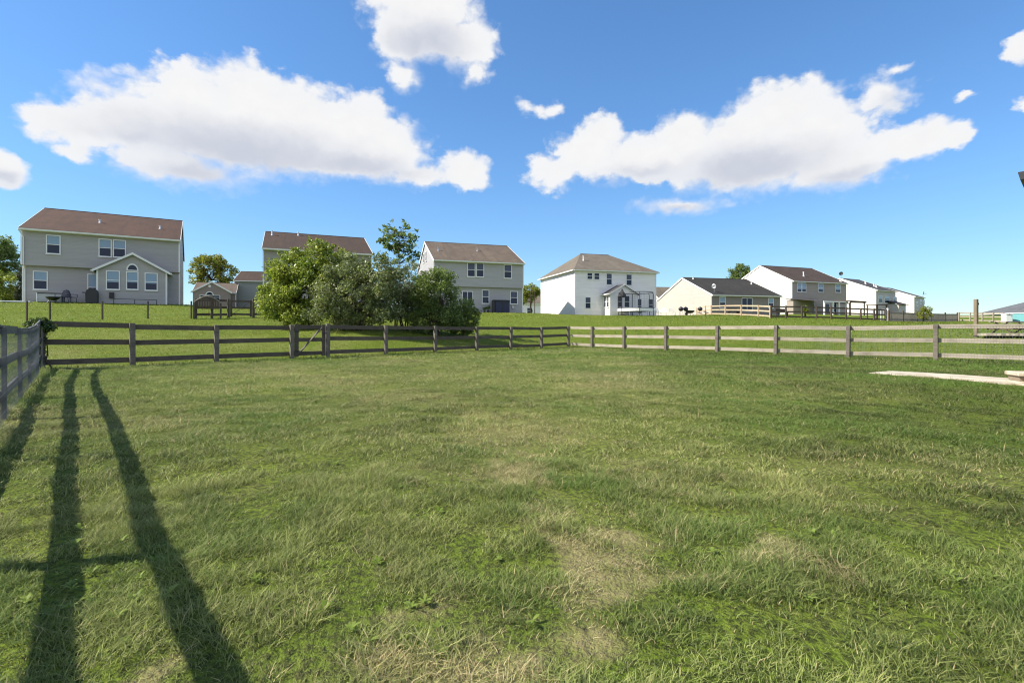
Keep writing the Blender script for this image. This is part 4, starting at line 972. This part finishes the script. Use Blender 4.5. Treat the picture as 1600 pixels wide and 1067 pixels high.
# own house: only the corner of its eave reaches the frame
c0 = Vector((6.10, 6.02)); th_o = math.degrees(math.atan2(DIR_R.y, DIR_R.x))
def own_house():
    zt = EYE + (HZ - 262) / FPX * 6.02
    r = thing('house', 'near house whose eave corner pokes in at the upper right edge', 'house', (c0.x, c0.y, 0), math.radians(th_o))
    # local x along the eave towards the camera's right, local y away
    b = MB(); b.box(.45, .45, -.3, 11, 6.6, zt - .151); b.build('wall', M['sC'], r)
    b = MB(); b.slab([(0, 0, zt), (11.4, 0, zt), (11.4, 3.5, zt + 1.6), (3.5, 3.5, zt + 1.6)], .06); b.slab([(0, .003, zt), (0, 7, zt), (3.497, 3.5, zt + 1.6)], .06)
    b.slab([(0, 7, zt), (11.4, 7, zt), (11.4, 3.503, zt + 1.6), (3.5, 3.503, zt + 1.6)], .06); rf = b.build('roof', M['rE'], r)
    b = MB(); b.box(.02, .02, zt - .15, 11.4, .449, zt - .12); b.box(.02, .45, zt - .15, .449, 7, zt - .12); b.build('soffit', M['trim'], rf)
    b = MB(); b.prism([(-.09, zt - .12), (-.005, zt - .12), (-.005, zt - .03), (-.11, zt - .03)], 'x', -.02, 11.4); b.build('gutter', M['trim'], rf)
    b = MB(); b.prism([(-.09, zt - .12), (-.005, zt - .12), (-.005, zt - .03), (-.11, zt - .03)], 'y', .0, 7); b.build('gutter', M['iron'], rf)  # dark iron colour stands in for shade on this edge's gutter
own_house()

# ------------------------------------------------------------------ small fences beyond
wf_pts = [(42, 28.5), (78, 28.5), (160, 29.2), (231, 30), (299, 30.8)]
wfr = thing('wire_fence', 'thin wire fence on slim brown posts below the brown roofed house', 'fence', W3(42, 500, 28.5))
tops_ = []
for u, d in wf_pts:
    p = W3(u, 500, d); z = gz(p.x, p.y); b = MB(); b.box(-.035, -.035, -.3, .035, .035, EYE + (HZ - 470.5) / FPX * d - z); b.build('post', M['wd'], wfr, (p.x - wfr.location.x, p.y - wfr.location.y, z - wfr.location.z), bevel=.004); tops_.append(Vector((p.x, p.y, z)) - wfr.location)
for hh in (.25, .6, .95):
    b = MB()
    for a_, c_ in zip(tops_, tops_[1:]): b.beam(a_ + Vector((0, .037, hh)), c_ + Vector((0, .037, hh)), .003, .003)
    b.build('wire', M['wire'], wfr)
def fence_run(name, label, pts, rails, bw, pw, mp, mr, side=1, cat='fence', group=None, bt=.026):
    r = thing(name, label, cat, (pts[0][0], pts[0][1], gz(pts[0][0], pts[0][1])), 0, group); rail_fence(r, pts, rails, bw, bt, pw, mp, mr, side, yaw=math.atan2(pts[1][1] - pts[0][1], pts[1][0] - pts[0][0]), post_bevel=.004); return r
sec = [(p.x, p.y, 1.2) for p in (W3(306, 0, 31), W3(331, 0, 31.6), W3(357, 0, 32.2))]
fence_run('rail_fence', 'short dark rail fence on the slope left of the second gate', sec, (.92, .55, .2), .14, .13, M['wf'], M['wf'], group='rail fences on the slope')
sec2 = [(p.x, p.y, 1.2) for p in (W3(396, 0, 33.0), W3(450, 0, 34.4), W3(508, 0, 36), W3(566, 0, 37.6), W3(622, 0, 39.2), W3(675, 0, 40.8))]
fence_run('rail_fence', 'dark rail fence passing behind the thicket from the second gate', sec2, (.92, .55, .2), .14, .13, M['wf'], M['wf'], group='rail fences on the slope')
ga2, gb2 = Vector(sec[-1][:2]), Vector(sec2[0][:2]); gv = gb2 - ga2; g2l = gv.length
g2 = thing('garden_gate', 'dark braced gate on the slope left of the thicket', 'gate', (ga2.x, ga2.y, gz(ga2.x, ga2.y)), math.atan2(gv.y, gv.x))
for xa in (.09, g2l - .21): b = MB(); b.box(xa, -.02, .1, xa + .12, .02, 1.15); b.build('stile', M['wf'], g2)
for r_ in (.25, .66, 1.08): b = MB(); b.box(.09, .021, r_ - .06, g2l - .09, .045, r_ + .06); b.build('rail', M['wf'], g2)
b = MB(); b.beam((.15, -.035, .2), (g2l - .2, -.035, 1.05), .024, .12, up=(0, 1, 0)); b.build('brace', M['wf'], g2)
# arched footbridge-like trellis top in front of the mauve house
ar0, ar1 = W3(305, 0, 30.7), W3(343, 0, 31.4); av = Vector((ar1.x - ar0.x, ar1.y - ar0.y)); al = av.length
ar = thing('arched_panel', 'dark arched fence panel in front of the mauve gabled house', 'fence panel', (ar0.x, ar0.y, gz(ar0.x, ar0.y)), math.atan2(av.y, av.x))
n_ = 15; zt0 = EYE + (HZ - 471.5) / FPX * 30.8 - ar.location.z
def arch_z(t): return zt0 + .34 * math.sin(math.pi * (.04 + .92 * t)) ** 1.2
b = MB()
for i in range(n_):
    x0_, x1_ = al * i / n_ + .01, al * (i + 1) / n_ - .01; b.prism([(x0_, .62), (x1_, .62), (x1_, arch_z((i + 1) / n_)), (x0_, arch_z(i / n_))], 'y', -.012, .012)
b.build('panel', M['wd'], ar)
b = MB(); b.tube([(al * i / n_, 0, arch_z(i / n_) + .02) for i in range(n_ + 1)], .035, 6); b.build('top_rail', M['wg'], ar)
for xx in (-.06, al + .06): b = MB(); b.box(xx - .05, -.05, -.3, xx + .05, .05, zt0 - .05); b.build('post', M['wf'], ar)
# cream deck fence and its dark continuation
cf = [(p.x, p.y, 1.2) for p in (W3(1088.5, 0, 71), W3(1102.5, 0, 66.5), W3(1111, 0, 64.2), W3(1133, 0, 59.5), W3(1158, 0, 55.5), W3(1185, 0, 51.8), W3(1203.5, 0, 49.2))]
fence_run('rail_fence', 'new cream timber rail fence beside the ranch house', cf, (.92, .53, .14), .14, .12, M['wn'], M['wn'], group='rail fences below the right houses')
df = [(p.x, p.y, 1.2) for p in (W3(1204.6, 0, 48.9), W3(1228, 0, 49), W3(1253, 0, 49.1), W3(1276, 0, 49.3), W3(1299, 0, 49.5), W3(1322, 0, 49.8), W3(1345, 0, 50.1), W3(1366, 0, 50.3), W3(1384, 0, 50.5))]
fence_run('rail_fence', 'dark brown rail fence curving below the taupe house', df, (.92, .53, .14), .14, .12, M['wd'], M['wd'], group='rail fences below the right houses')
# grey picket fence
pk = [W3(1389, 0, 51), W3(1411, 0, 54), W3(1433, 0, 57), W3(1455, 0, 60), W3(1477, 0, 63), W3(1496, 0, 66)]
pf = thing('picket_fence', 'low grey picket fence between the last houses and the timber pole', 'fence', (pk[0].x, pk[0].y, gz(pk[0].x, pk[0].y)))
for i, p in enumerate(pk):
    z = gz(p.x, p.y) - pf.location.z; b = MB(); b.box(-.06, -.06, -.3, .06, .06, 1.12); b.build('post', M['wd'], pf, (p.x - pf.location.x, p.y - pf.location.y, z), bevel=.006)
    if i < len(pk) - 1:
        q = pk[i + 1]; z2 = gz(q.x, q.y) - pf.location.z; a_ = Vector((p.x, p.y, 0)) - Vector((pf.location.x, pf.location.y, 0)); c_ = Vector((q.x, q.y, 0)) - Vector((pf.location.x, pf.location.y, 0))
        b = MB(); n = int((c_ - a_).length / .16)
        for k in range(n):
            t = (k + .5) / n; s_ = a_.lerp(c_, t); s_.z = z + (z2 - z) * t; hh = .92 + random.uniform(-.02, .02); d_ = (c_ - a_).normalized(); nn = Vector((-d_.y, d_.x, 0))
            b.obox(s_ + Vector((0, 0, hh / 2 + .02)) - nn * .03, d_ * .065, nn * .01, Vector((0, 0, hh / 2)))
        b.build('picket_panel', M['wg'], pf)
        for hh in (.25, .9):
            b = MB(); b.beam(a_ + Vector((0, 0, z + hh)), c_ + Vector((0, 0, z2 + hh)), .04, .09); b.build('rail', M['wd'], pf)
rf2 = [(p.x, p.y, 1.15) for p in (W3(1498.5, 0, 66.5), W3(1516, 0, 65), W3(1535, 0, 63.5), W3(1552, 0, 62.3), W3(1568, 0, 61.2))]
fence_run('rail_fence', 'pale rail fence between the timber pole and the white pool pump box', rf2, (.9, .52, .12), .16, .12, M['wr'], M['wr'])

# ------------------------------------------------------------------ yard things on the right
p = W3(1525, 527, 27); z = gz(p.x, p.y)
pole = thing('timber_pole', 'weathered square timber pole with a small hook beyond the wire mesh', 'pole', (p.x, p.y, z), .3)
b = MB(); b.box(-.075, -.075, -.4, .075, .075, EYE + (HZ - 467.5) / FPX * 27 - z); b.build('shaft', M['wpole'], pole, bevel=.01)
b = MB(); b.tube([(.07, 0, 1.72), (.20, 0, 1.72), (.22, 0, 1.78), (.20, 0, 1.82)], .014, 6); b.build('hook', M['iron'], pole)
b = MB(); b.box(-.08, -.08, .03, .08, .08, .1); b.build('collar', M['iron'], pole)
# slab and picnic table
sl_w = [((u - 800) / FPX * d, d) for u, d in ((1528, 26.2), (1640, 25.6), (1660, 28.6), (1545, 28.4))]
sheet('patio_slab', sl_w, M['conc'], .06, 'pale concrete slab under the picnic table', 'slab')
p = W3(1583, 526, 27); z = gz(p.x, p.y) + .04
pt = thing('picnic_table', 'timber picnic table with crossed legs on the pale slab', 'picnic table', (p.x, p.y, z), .12)
for k in range(5): b = MB(); y_ = -.36 + k * .18; b.box(-.95, y_ - .08, .71, .95, y_ + .08, .75); b.build('table_plank', M['wg'], pt, bevel=.004)
for s in (-1, 1):
    b = MB(); b.box(-.95, s * .72 - .13, .42, .95, s * .72 + .13, .46); b.build('bench_seat', M['wg'], pt, bevel=.004)
    b = MB(); b.box(s * .7 - .03, -.72, .33, s * .7 + .03, .72, .415); b.build('bench_support', M['wd'], pt)
    for q in (-1, 1): b = MB(); b.beam((s * .7 + q * .035, -q * .66, .0), (s * .7 + q * .035, q * .32, .705), .035, .10, up=(1, 0, 0)); b.build('leg', M['wd'], pt)
# pool and its pump box
p = W3(1612, 500, 60); z = gz(p.x, p.y)
pool = thing('pool', 'round above ground pool with turquoise wall at the right edge', 'pool', (p.x, p.y, z))
b = MB(); n = 32; R_ = 2.3
b.add([(math.cos(2 * math.pi * i / n) * r, math.sin(2 * math.pi * i / n) * r, zz) for r, zz in ((R_, -.2), (R_, 1.0), (R_ - .1, 1.0), (R_ - .1, -.2)) for i in range(n)],
      [(a * n + i, a * n + (i + 1) % n, ((a + 1) % 4) * n + (i + 1) % n, ((a + 1) % 4) * n + i) for a in range(4) for i in range(n)]); b.build('pool_wall', M['teal'], pool, smooth=False)
b = MB(); b.tube([(math.cos(2 * math.pi * i / n) * R_, math.sin(2 * math.pi * i / n) * R_, 1.03) for i in range(n + 1)], .07, 6); b.build('rim', M['white'], pool)
for i in range(0, n, 4): a = 2 * math.pi * i / n; b = MB(); b.box(-.06, -.05, -.2, .06, .05, 1.04); b.build('upright', M['white'], pool, (math.cos(a) * (R_ + .055), math.sin(a) * (R_ + .055), 0), (0, 0, a + math.pi / 2))
b = MB(); b.tube([(0, 0, .80), (0, 0, .86)], R_ - .12, 32); b.build('water', M['teal'], pool)
p = W3(1573, 503, 59.5); z = gz(p.x, p.y)
pb_ = thing('storage_box', 'white lidded storage box between the pale rails and the pool', 'box', (p.x, p.y, z), -.1)
b = MB(); b.box(-.36, -.35, -.1, .36, .35, .95); b.build('body', M['white'], pb_, bevel=.03); b = MB(); b.box(-.4, -.4, .955, .4, .4, 1.07); b.build('lid', M['white'], pb_, bevel=.03)
b = MB(); b.box(-.06, -.42, .9, .06, -.405, 1.0); b.build('latch', M['dark'], pb_)
# low stone step at the right edge of the path
p = W3(1612, 600, 9.7); z = gz(p.x, p.y)
st_ = thing('stone_step', 'low pale step with a dark gap beneath it at the end of the path', 'step', (p.x, p.y, z), math.atan2(DIR_R.y, DIR_R.x) + .5)
b = MB(); b.box(-.30, -.22, .15, .6, .25, .225); b.build('tread', M['conc'], st_, bevel=.012)
for xx in (-.26, .5): b = MB(); b.box(xx, -.16, -.05, xx + .1, .2, .149); b.build('support', M['wpole'], st_, bevel=.008)
b = MB(); b.box(-.3, -.24, -.05, .6, .22, .05); b.build('base', M['conc'], st_, bevel=.012)

# ------------------------------------------------------------------ patio things by the houses
def at_house(H, u, v, yoff):                                    # a spot on the ground before a house's wall
    x, zz = H.hit(u, v, yoff); q = H.o + H.X * x + H.N * yoff; return Vector((q.x, q.y, gz(q.x, q.y)))
sl1 = [(q.x, q.y) for q in (at_house(A, 12, 470, -.2), at_house(A, 150, 472, -.2), at_house(A, 150, 472, -2.0), at_house(A, 20, 470, -2.0))]
def chair(pos, rz, label, m):
    r = thing('patio_chair', label, 'chair', pos, rz, 'patio chairs')
    b = MB(); b.box(-.26, -.25, .40, .26, .25, .44); b.build('seat', M[m], r, bevel=.01)
    b = MB()
    for i in range(7): x = -.22 + i * .073; h = .92 - .9 * x * x; b.beam((x, .24, .44), (x * 1.12, .36, h), .02, .03)
    b.tube([(-.30, .25, .42), (-.29, .32, .72), (-.18, .37, .9), (0, .38, .96), (.18, .37, .9), (.29, .32, .72), (.30, .25, .42)], .022, 6); b.build('backrest', M[m], r)
    for s in (-1, 1):
        b = MB(); b.tube([(s * .29, -.27, .42), (s * .31, -.24, .64), (s * .31, .1, .66), (s * .29, .30, .66)], .022, 6); b.build('armrest', M[m], r)
        for q in (-1, 1): b = MB(); b.tube([(s * .24, q * .22, .41), (s * .27, q * .26, 0)], .022, 6); b.build('leg', M[m], r)
chair(at_house(A, 110, 470, -1.1), A.th + .9, 'dark iron patio chair with curved back against the brown roofed house', 'navy')
chair(at_house(A, 97, 470, -1.3), A.th - 2.2, 'low dark lounge chair beside the grey deck box', 'navy')
q = at_house(A, 80, 470, -.6)
db = thing('deck_box', 'long grey deck box below the ground floor window of the left house', 'box', q, A.th)
b = MB(); b.box(-.75, -.3, 0, .75, .3, .62); b.build('body', M['grey_trim'], db, bevel=.02); b = MB(); b.box(-.79, -.34, .625, .79, .34, .69); b.build('lid', M['iron'], db, bevel=.015)
b = MB(); b.box(-.78, -.36, 0, -.72, -.305, .66); b.build('post', M['white'], db)
q = at_house(A, 83, 470, -1.7)
fp = thing('fire_bowl', 'low black fire bowl in front of the grey deck box', 'fire bowl', q)
b = MB(); b.tube([(0, 0, .18), (0, 0, .3), (0, 0, .42), (0, 0, .46)], [.12, .33, .43, .43], 16); b.build('bowl', M['dark'], fp); 
for k in range(3): a = k * 2.1; b = MB(); b.tube([(math.cos(a) * .2, math.sin(a) * .2, .24), (math.cos(a) * .36, math.sin(a) * .36, 0)], .02, 6); b.build('leg', M['dark'], fp)
q = at_house(A, 144, 471, -.9)
gr = thing('covered_grill', 'black covered barbecue grill beside the sunroom corner', 'grill', q, A.th)
b = MB(); b.prism([(-.36, .0), (.36, .0), (.38, .75), (.33, .98), (.15, 1.12), (-.15, 1.12), (-.33, .98), (-.38, .75)], 'y', -.28, .28); b.build('cover', M['dark'], gr, bevel=.03)
b = MB(); b.box(-.58, -.22, .78, -.385, .22, .83); b.build('side_shelf', M['dark'], gr)
q = at_house(A, 26, 469, -1.4)
ss = thing('patio_edge', 'white stone slab lying at the left corner of the patio', 'slab', q, A.th); b = MB(); b.box(-.8, -.35, 0, .8, .35, .09); b.build('slab', M['white'], ss, bevel=.02)
q = at_house(A, 213, 476, -2.3)
hs = thing('low_rail', 'low dark garden rail before the sunroom', 'rail', q, A.th)
b = MB(); b.tube([(-1.4, 0, .42), (1.3, 0, .42)], .02, 6); b.build('bar', M['iron'], hs)
for xx in (-1.4, -.1, 1.3): b = MB(); b.tube([(xx, 0, -.1), (xx, 0, .42)], .025, 6); b.build('post', M['iron'], hs)
# C: grill box, planters
q = at_house(C, 784, 488, -.3)
cb_ = thing('storage_shed', 'dark blue storage locker between the ground floor windows of the grey house', 'locker', q, C.th)
b = MB(); b.box(-.78, -.35, 0, .78, .35, 1.28); b.build('body', M['navy'], cb_, bevel=.02); b = MB(); b.slab([(-.84, -.42, 1.30), (.84, -.42, 1.30), (.84, .40, 1.42), (-.84, .40, 1.42)], .06); b.build('lid', M['iron'], cb_)
for xx in (-.02, .02): b = MB(); b.box(xx - .012, -.365, .1, xx + .012, -.352, 1.2); b.build('door_seam', M['dark'], cb_)
b = MB(); b.box(-1.1, -.2, 0, -.82, .1, 1.35); b.build('cabinet', M['dark'], cb_)
for i, (u, s_, lb) in enumerate(((763, .8, 'potted plant left of the blue locker by the grey house'), (757, .65, 'smaller potted plant under the grey house window'))):
    q = at_house(C, u, 488, -.4); r = thing('potted_plant', lb, 'plant', q)
    b = MB(); b.tube([(0, 0, 0), (0, 0, .3 * s_)], [.13 * s_, .19 * s_], 10); b.build('pot', M['iron'], r)
    V, F, T = leaf_cloud([(0, 0, .55 * s_), (.1, 0, .75 * s_), (-.1, 0, .7 * s_)], [.25 * s_, .2 * s_, .2 * s_], 500, .05); np_mesh('foliage', V, F, 4, M['lf_dark'], dict(tint=T), r)
# D: trampoline with its net, two poles, lawn chairs
q = at_house(Dh, 993.5, 493, -4.0)
tp = thing('trampoline', 'round trampoline with a dark safety net in front of white house', 'trampoline', q, Dh.th)
R_ = 2.0; n = 36; k6 = 6
ring = [(math.cos(2 * math.pi * i / n) * R_, math.sin(2 * math.pi * i / n) * R_) for i in range(n + 1)]
b = MB(); b.tube([(x, y, .82) for x, y in ring], .035, 6); b.build('frame', M['steel'], tp)
b = MB(); b.tube([(0, 0, .815), (0, 0, .825)], R_ - .3, 36); b.build('mat', M['dark'], tp)
b = MB()
for i in range(n):
    a0, a1 = 2 * math.pi * i / n, 2 * math.pi * (i + 1) / n
    q4 = [(math.cos(a) * r, math.sin(a) * r) for a, r in ((a0, R_ - .29), (a0, R_ + .06), (a1, R_ + .06), (a1, R_ - .29))]; b.prism(q4, 'z', .83, .88)
b.build('pad', M['navy'], tp)
b = MB()
for i in range(n):
    a0, a1 = 2 * math.pi * i / n, 2 * math.pi * (i + 1) / n
    q4 = [(math.cos(a) * r, math.sin(a) * r) for a, r in ((a0, R_ + .03), (a0, R_ + .05), (a1, R_ + .05), (a1, R_ + .03))]; b.prism(q4, 'z', .48, .80)
b.build('skirt', M['white'], tp)
for i in range(6):
    a = 2 * math.pi * i / 6 + .2; cx, sy_ = math.cos(a), math.sin(a)
    b = MB(); b.tube([(cx * 2.06, sy_ * 2.06, .0), (cx * 2.08, sy_ * 2.08, 1.6), (cx * 2.05, sy_ * 2.05, 2.35), (cx * 1.92, sy_ * 1.92, 2.62)], .032, 6); b.build('net_pole', M['dark'], tp)
    b = MB(); b.tube([(math.cos(a + .5) * 2.0, math.sin(a + .5) * 2.0, .8), (math.cos(a + .5) * 2.0, math.sin(a + .5) * 2.0, 0)], .03, 6); b.build('leg', M['steel'], tp)
b = MB(); b.tube([(x * .965, y * .965, 2.62) for x, y in ring], .035, 6); b.build('top_hoop', M['dark'], tp)
b = MB()
for i in range(72):
    a = 2 * math.pi * i / 72; b.beam((math.cos(a) * 1.93, math.sin(a) * 1.93, .88), (math.cos(a) * 1.93, math.sin(a) * 1.93, 2.6), .006, .006, up=(1, 0, 0))
for k in range(9):
    z_ = .98 + k * .2
    for i in range(n): b.beam((ring[i][0] * .965, ring[i][1] * .965, z_), (ring[i + 1][0] * .965, ring[i + 1][1] * .965, z_), .005, .005)
b.build('net', M['net'], tp)
pz = at_house(Dh, 972, 493, -3.2)
um = thing('folded_umbrella', 'folded dark garden umbrella standing left of the trampoline', 'umbrella', pz)
b = MB(); b.tube([(0, 0, 0), (0, 0, 3.0)], .025, 8); b.build('pole', M['iron'], um)
b = MB(); b.tube([(0, 0, 2.12), (0, 0, 2.2), (0, 0, 2.45), (0, 0, 2.8), (0, 0, 3.1)], [.35, .52, .42, .2, .03], 8); b.build('canopy', M['net'], um); b = MB(); b.tube([(0, 0, -.02), (0, 0, .1)], .3, 12); b.build('base', M['iron'], um)
for i, (u, d, lb) in enumerate(((828.5, 70, 'thin dark post left of the white house, the farther from it'), (835.5, 69, 'thin dark post against the left wall of the white house'))):
    p = W3(u, 0, d); z = gz(p.x, p.y); pr = thing('post', lb, 'post', (p.x, p.y, z), 0, 'thin posts by the white house'); b = MB(); b.box(-.05, -.05, -.2, .05, .05, EYE + (HZ - 455) / FPX * d - z); b.build('shaft', M['wd'], pr); b = MB(); b.box(-.09, -.09, -.1, .09, .09, .25); b.build('base', M['dark'], pr)
for i, (u, d, rz, lb) in enumerate(((1028, 62, .3, 'white lawn chair beside the trampoline'), (1037, 61, -.4, 'second white lawn chair right of the trampoline, lower in the grass'), (1051, 63, 2.2, 'white lawn chair beside the black pile by the ranch house'))):
    p = W3(u, 0, d); chair(Vector((p.x, p.y, gz(p.x, p.y))), rz, lb, 'white')
def clutter(u, d, label, m, s=1.0, name='wheelbarrow'):
    p = W3(u, 0, d); r = thing(name, label, 'wheelbarrow', (p.x, p.y, gz(p.x, p.y)), .4)
    b = MB(); b.add([(-.55 * s, -.33 * s, .62 * s), (.5 * s, -.33 * s, .62 * s), (.5 * s, .33 * s, .62 * s), (-.55 * s, .33 * s, .62 * s), (-.3 * s, -.2 * s, .3 * s), (.28 * s, -.2 * s, .3 * s), (.28 * s, .2 * s, .3 * s), (-.3 * s, .2 * s, .3 * s)],
                    [(0, 3, 2, 1), (4, 5, 6, 7), (0, 1, 5, 4), (1, 2, 6, 5), (2, 3, 7, 6), (3, 0, 4, 7)]); b.build('tray', M[m], r)
    b = MB(); b.tube([(-.55, -.03, .2), (-.55, .03, .2)], .2, 14); b.build('wheel', M['dark'], r)
    for q in (-1, 1):
        b = MB(); b.tube([(-.55, q * .06, .2), (.1, q * .24, .3), (.95, q * .28, .62)], .02, 6); b.build('handle', M['wpole'], r); b = MB(); b.tube([(.25, q * .22, .32), (.35, q * .24, 0)], .02, 6); b.build('leg', M['iron'], r)
clutter(1078, 63.5, 'dark wheelbarrow by the side wall of the ranch house', 'dark')
def grill(u, d, label):
    p = W3(u, 0, d); r = thing('kettle_grill', label, 'grill', (p.x, p.y, gz(p.x, p.y)))
    b = MB(); b.tube([(0, 0, .55), (0, 0, .62), (0, 0, .78), (0, 0, .95), (0, 0, 1.05), (0, 0, 1.1)], [.08, .22, .31, .28, .14, .03], 14); b.build('bowl', M['dark'], r, smooth=True)
    for k in range(3): a = k * 2.1; b = MB(); b.tube([(math.cos(a) * .14, math.sin(a) * .14, .62), (math.cos(a) * .3, math.sin(a) * .3, 0)], .015, 6); b.build('leg', M['steel'], r)
    b = MB(); b.tube([(-.06, 0, 1.1), (-.05, 0, 1.16), (.05, 0, 1.16), (.06, 0, 1.1)], .012, 6); b.build('handle', M['wpole'], r)
grill(1064, 63, 'black kettle grill in the shade of the ranch house wall')
grill(1071.5, 64.5, 'second kettle grill behind the wheelbarrow by the ranch house'); grill(1094, 66.5, 'kettle grill standing inside the cream rail fence')
def bench(u, d, lb):
    p = W3(u, 0, d); r = thing('garden_bench', lb, 'bench', (p.x, p.y, gz(p.x, p.y)), .25, 'benches behind the rails')
    b = MB(); b.box(-.7, -.2, .40, .7, .2, .45); b.build('seat', M['wd'], r); b = MB(); b.box(-.7, .2, .5, .7, .24, .85); b.build('backrest', M['wd'], r)
    for s in (-1, 1): b = MB(); b.box(s * .6 - .04, -.18, 0, s * .6 + .04, .2, .4); b.build('leg', M['iron'], r)
bench(1146, 60, 'dark garden bench behind the cream rails at the ranch house'); bench(1222, 57, 'garden bench behind the dark rails left of the spiky plant')
# satellite dishes
def dish(pos, label, rz, s=1.0, m='steel'):
    r = thing('satellite_dish', label, 'satellite dish', pos, rz, 'satellite dishes on roofs')
    b = MB(); b.tube([(0, 0, -.1), (0, 0, .5 * s), (0, -.12 * s, .75 * s)], .03 * s, 6); b.build('mast', M['steel'], r)
    b = MB(); n = 14; vs = [(0, -.06 * s, .8 * s)]; 
    for k in (1, 2, 3):
        for i in range(n): a = 2 * math.pi * i / n; rr = k / 3 * .36 * s; vs.append((math.cos(a) * rr, -.06 * s - (k / 3) ** 2 * .10 * s, .8 * s + math.sin(a) * rr * 1.05 + (k / 3) ** 2 * .05 * s))
    fs = [(0, 1 + i, 1 + (i + 1) % n) for i in range(n)] + [(1 + k * n + i, 1 + (k + 1) * n + i, 1 + (k + 1) * n + (i + 1) % n, 1 + k * n + (i + 1) % n) for k in (0, 1) for i in range(n)]
    b.add(vs, fs); d_ = b.build('reflector', M[m], r, smooth=True); md = d_.modifiers.new('thick', 'SOLIDIFY'); md.thickness = .02 * s
    b = MB(); b.tube([(0, -.1 * s, .45 * s), (0, -.5 * s, .62 * s)], .015 * s, 6); b.box(-.04 * s, -.56 * s, .6 * s, .04 * s, -.48 * s, .7 * s); b.build('arm', M['iron'], r)
def roof_pos(H, u, v): x, y, z = H.hit_roof(u, v); return H.o + H.X * x + H.N * y + Vector((0, 0, z))
dish(roof_pos(E_, 1116, 456), 'grey satellite dish on the ranch house roof above the eave', -.7, .85)
dish(G.o + G.X * .2 + G.N * (G.S - .2) + Vector((0, 0, G.hr)), 'dark satellite dish on the ridge of the black roofed house', -.7, 1.2, 'iron')
dish(Hh.o + Hh.X * 9.0 + Hh.N * .5 + Vector((0, 0, Hh.he + .2)), 'satellite dish at the eave of the farthest house', 1.0, 1.4, 'iron')
# F: patio cover and dark pergola
q = at_house(Fh, 1290, 490, -4.0)
pc = thing('patio_cover', 'white posted patio cover behind the taupe house', 'patio cover', q, Fh.th)
b = MB(); b.slab([(-2.6, -1.6, 2.05), (2.7, -1.6, 2.05), (2.7, 4.2, 2.75), (-2.6, 4.2, 2.75)], .12); b.build('roof', M['rG'], pc); b = MB(); b.box(-2.6, -1.72, 1.83, 2.7, -1.61, 2.03); b.build('beam', M['trim'], pc)
for xx in (-2.4, -.55, .85, 2.45): b = MB(); b.box(xx - .09, -1.71, -.2, xx + .09, -1.53, 1.828); b.build('post', M['trim'], pc)
q = at_house(Fh, 1328, 490, -5.0)
pg = thing('pergola', 'dark brown pergola right of the white patio cover', 'pergola', q, Fh.th)
b = MB(); b.slab([(-1.9, -1.4, 2.15), (1.9, -1.4, 2.15), (1.7, 1.4, 2.45), (-1.7, 1.4, 2.45)], .14); b.build('roof', M['wd'], pg)
for xx in (-1.6, 1.6):
    for yy in (-1.2, 1.2): b = MB(); b.box(xx - .07, yy - .07, -.2, xx + .07, yy + .07, 2.05); b.build('post', M['wd'], pg)
for yy in (-1.28, 1.28): b = MB(); b.box(-1.8, yy - .04, 1.85, 1.8, yy + .04, 2.03); b.build('beam', M['wd'], pg)
# G: dark gazebo by the fence end
p = W3(1370, 0, 60); gzb = thing('garden_shelter', 'small dark flat topped shelter at the end of the dark rails', 'shelter', (p.x, p.y, gz(p.x, p.y)), .2)
b = MB(); b.slab([(-.8, -.7, 1.75), (.8, -.7, 1.75), (.8, .7, 1.82), (-.8, .7, 1.82)], .1); b.build('roof', M['wd'], gzb)
for xx in (-.7, .7):
    for yy in (-.6, .6): b = MB(); b.box(xx - .05, yy - .05, -.2, xx + .05, yy + .05, 1.7); b.build('post', M['wd'], gzb)
# small bright wicket gate where the dark rails end
p = W3(1381, 0, 51.2); wk = thing('wicket_gate', 'white wire wicket gate at the end of the dark rails', 'gate', (p.x, p.y, gz(p.x, p.y)), .3)
b = MB()
for i in range(5): b.tube([(-.45 + i * .2, 0, .05), (-.45 + i * .2, 0, 1.15)], .014, 6)
b.build('bars', M['white'], wk); b = MB(); b.tube([(-.45, 0, .08), (.4, 0, .08), (.4, 0, 1.18), (-.45, 0, 1.18), (-.45, 0, .08)], .022, 6); b.build('frame', M['white'], wk)
b = MB(); b.box(.46, -.07, -.2, .60, .07, 1.3); b.build('post', M['trim'], wk)
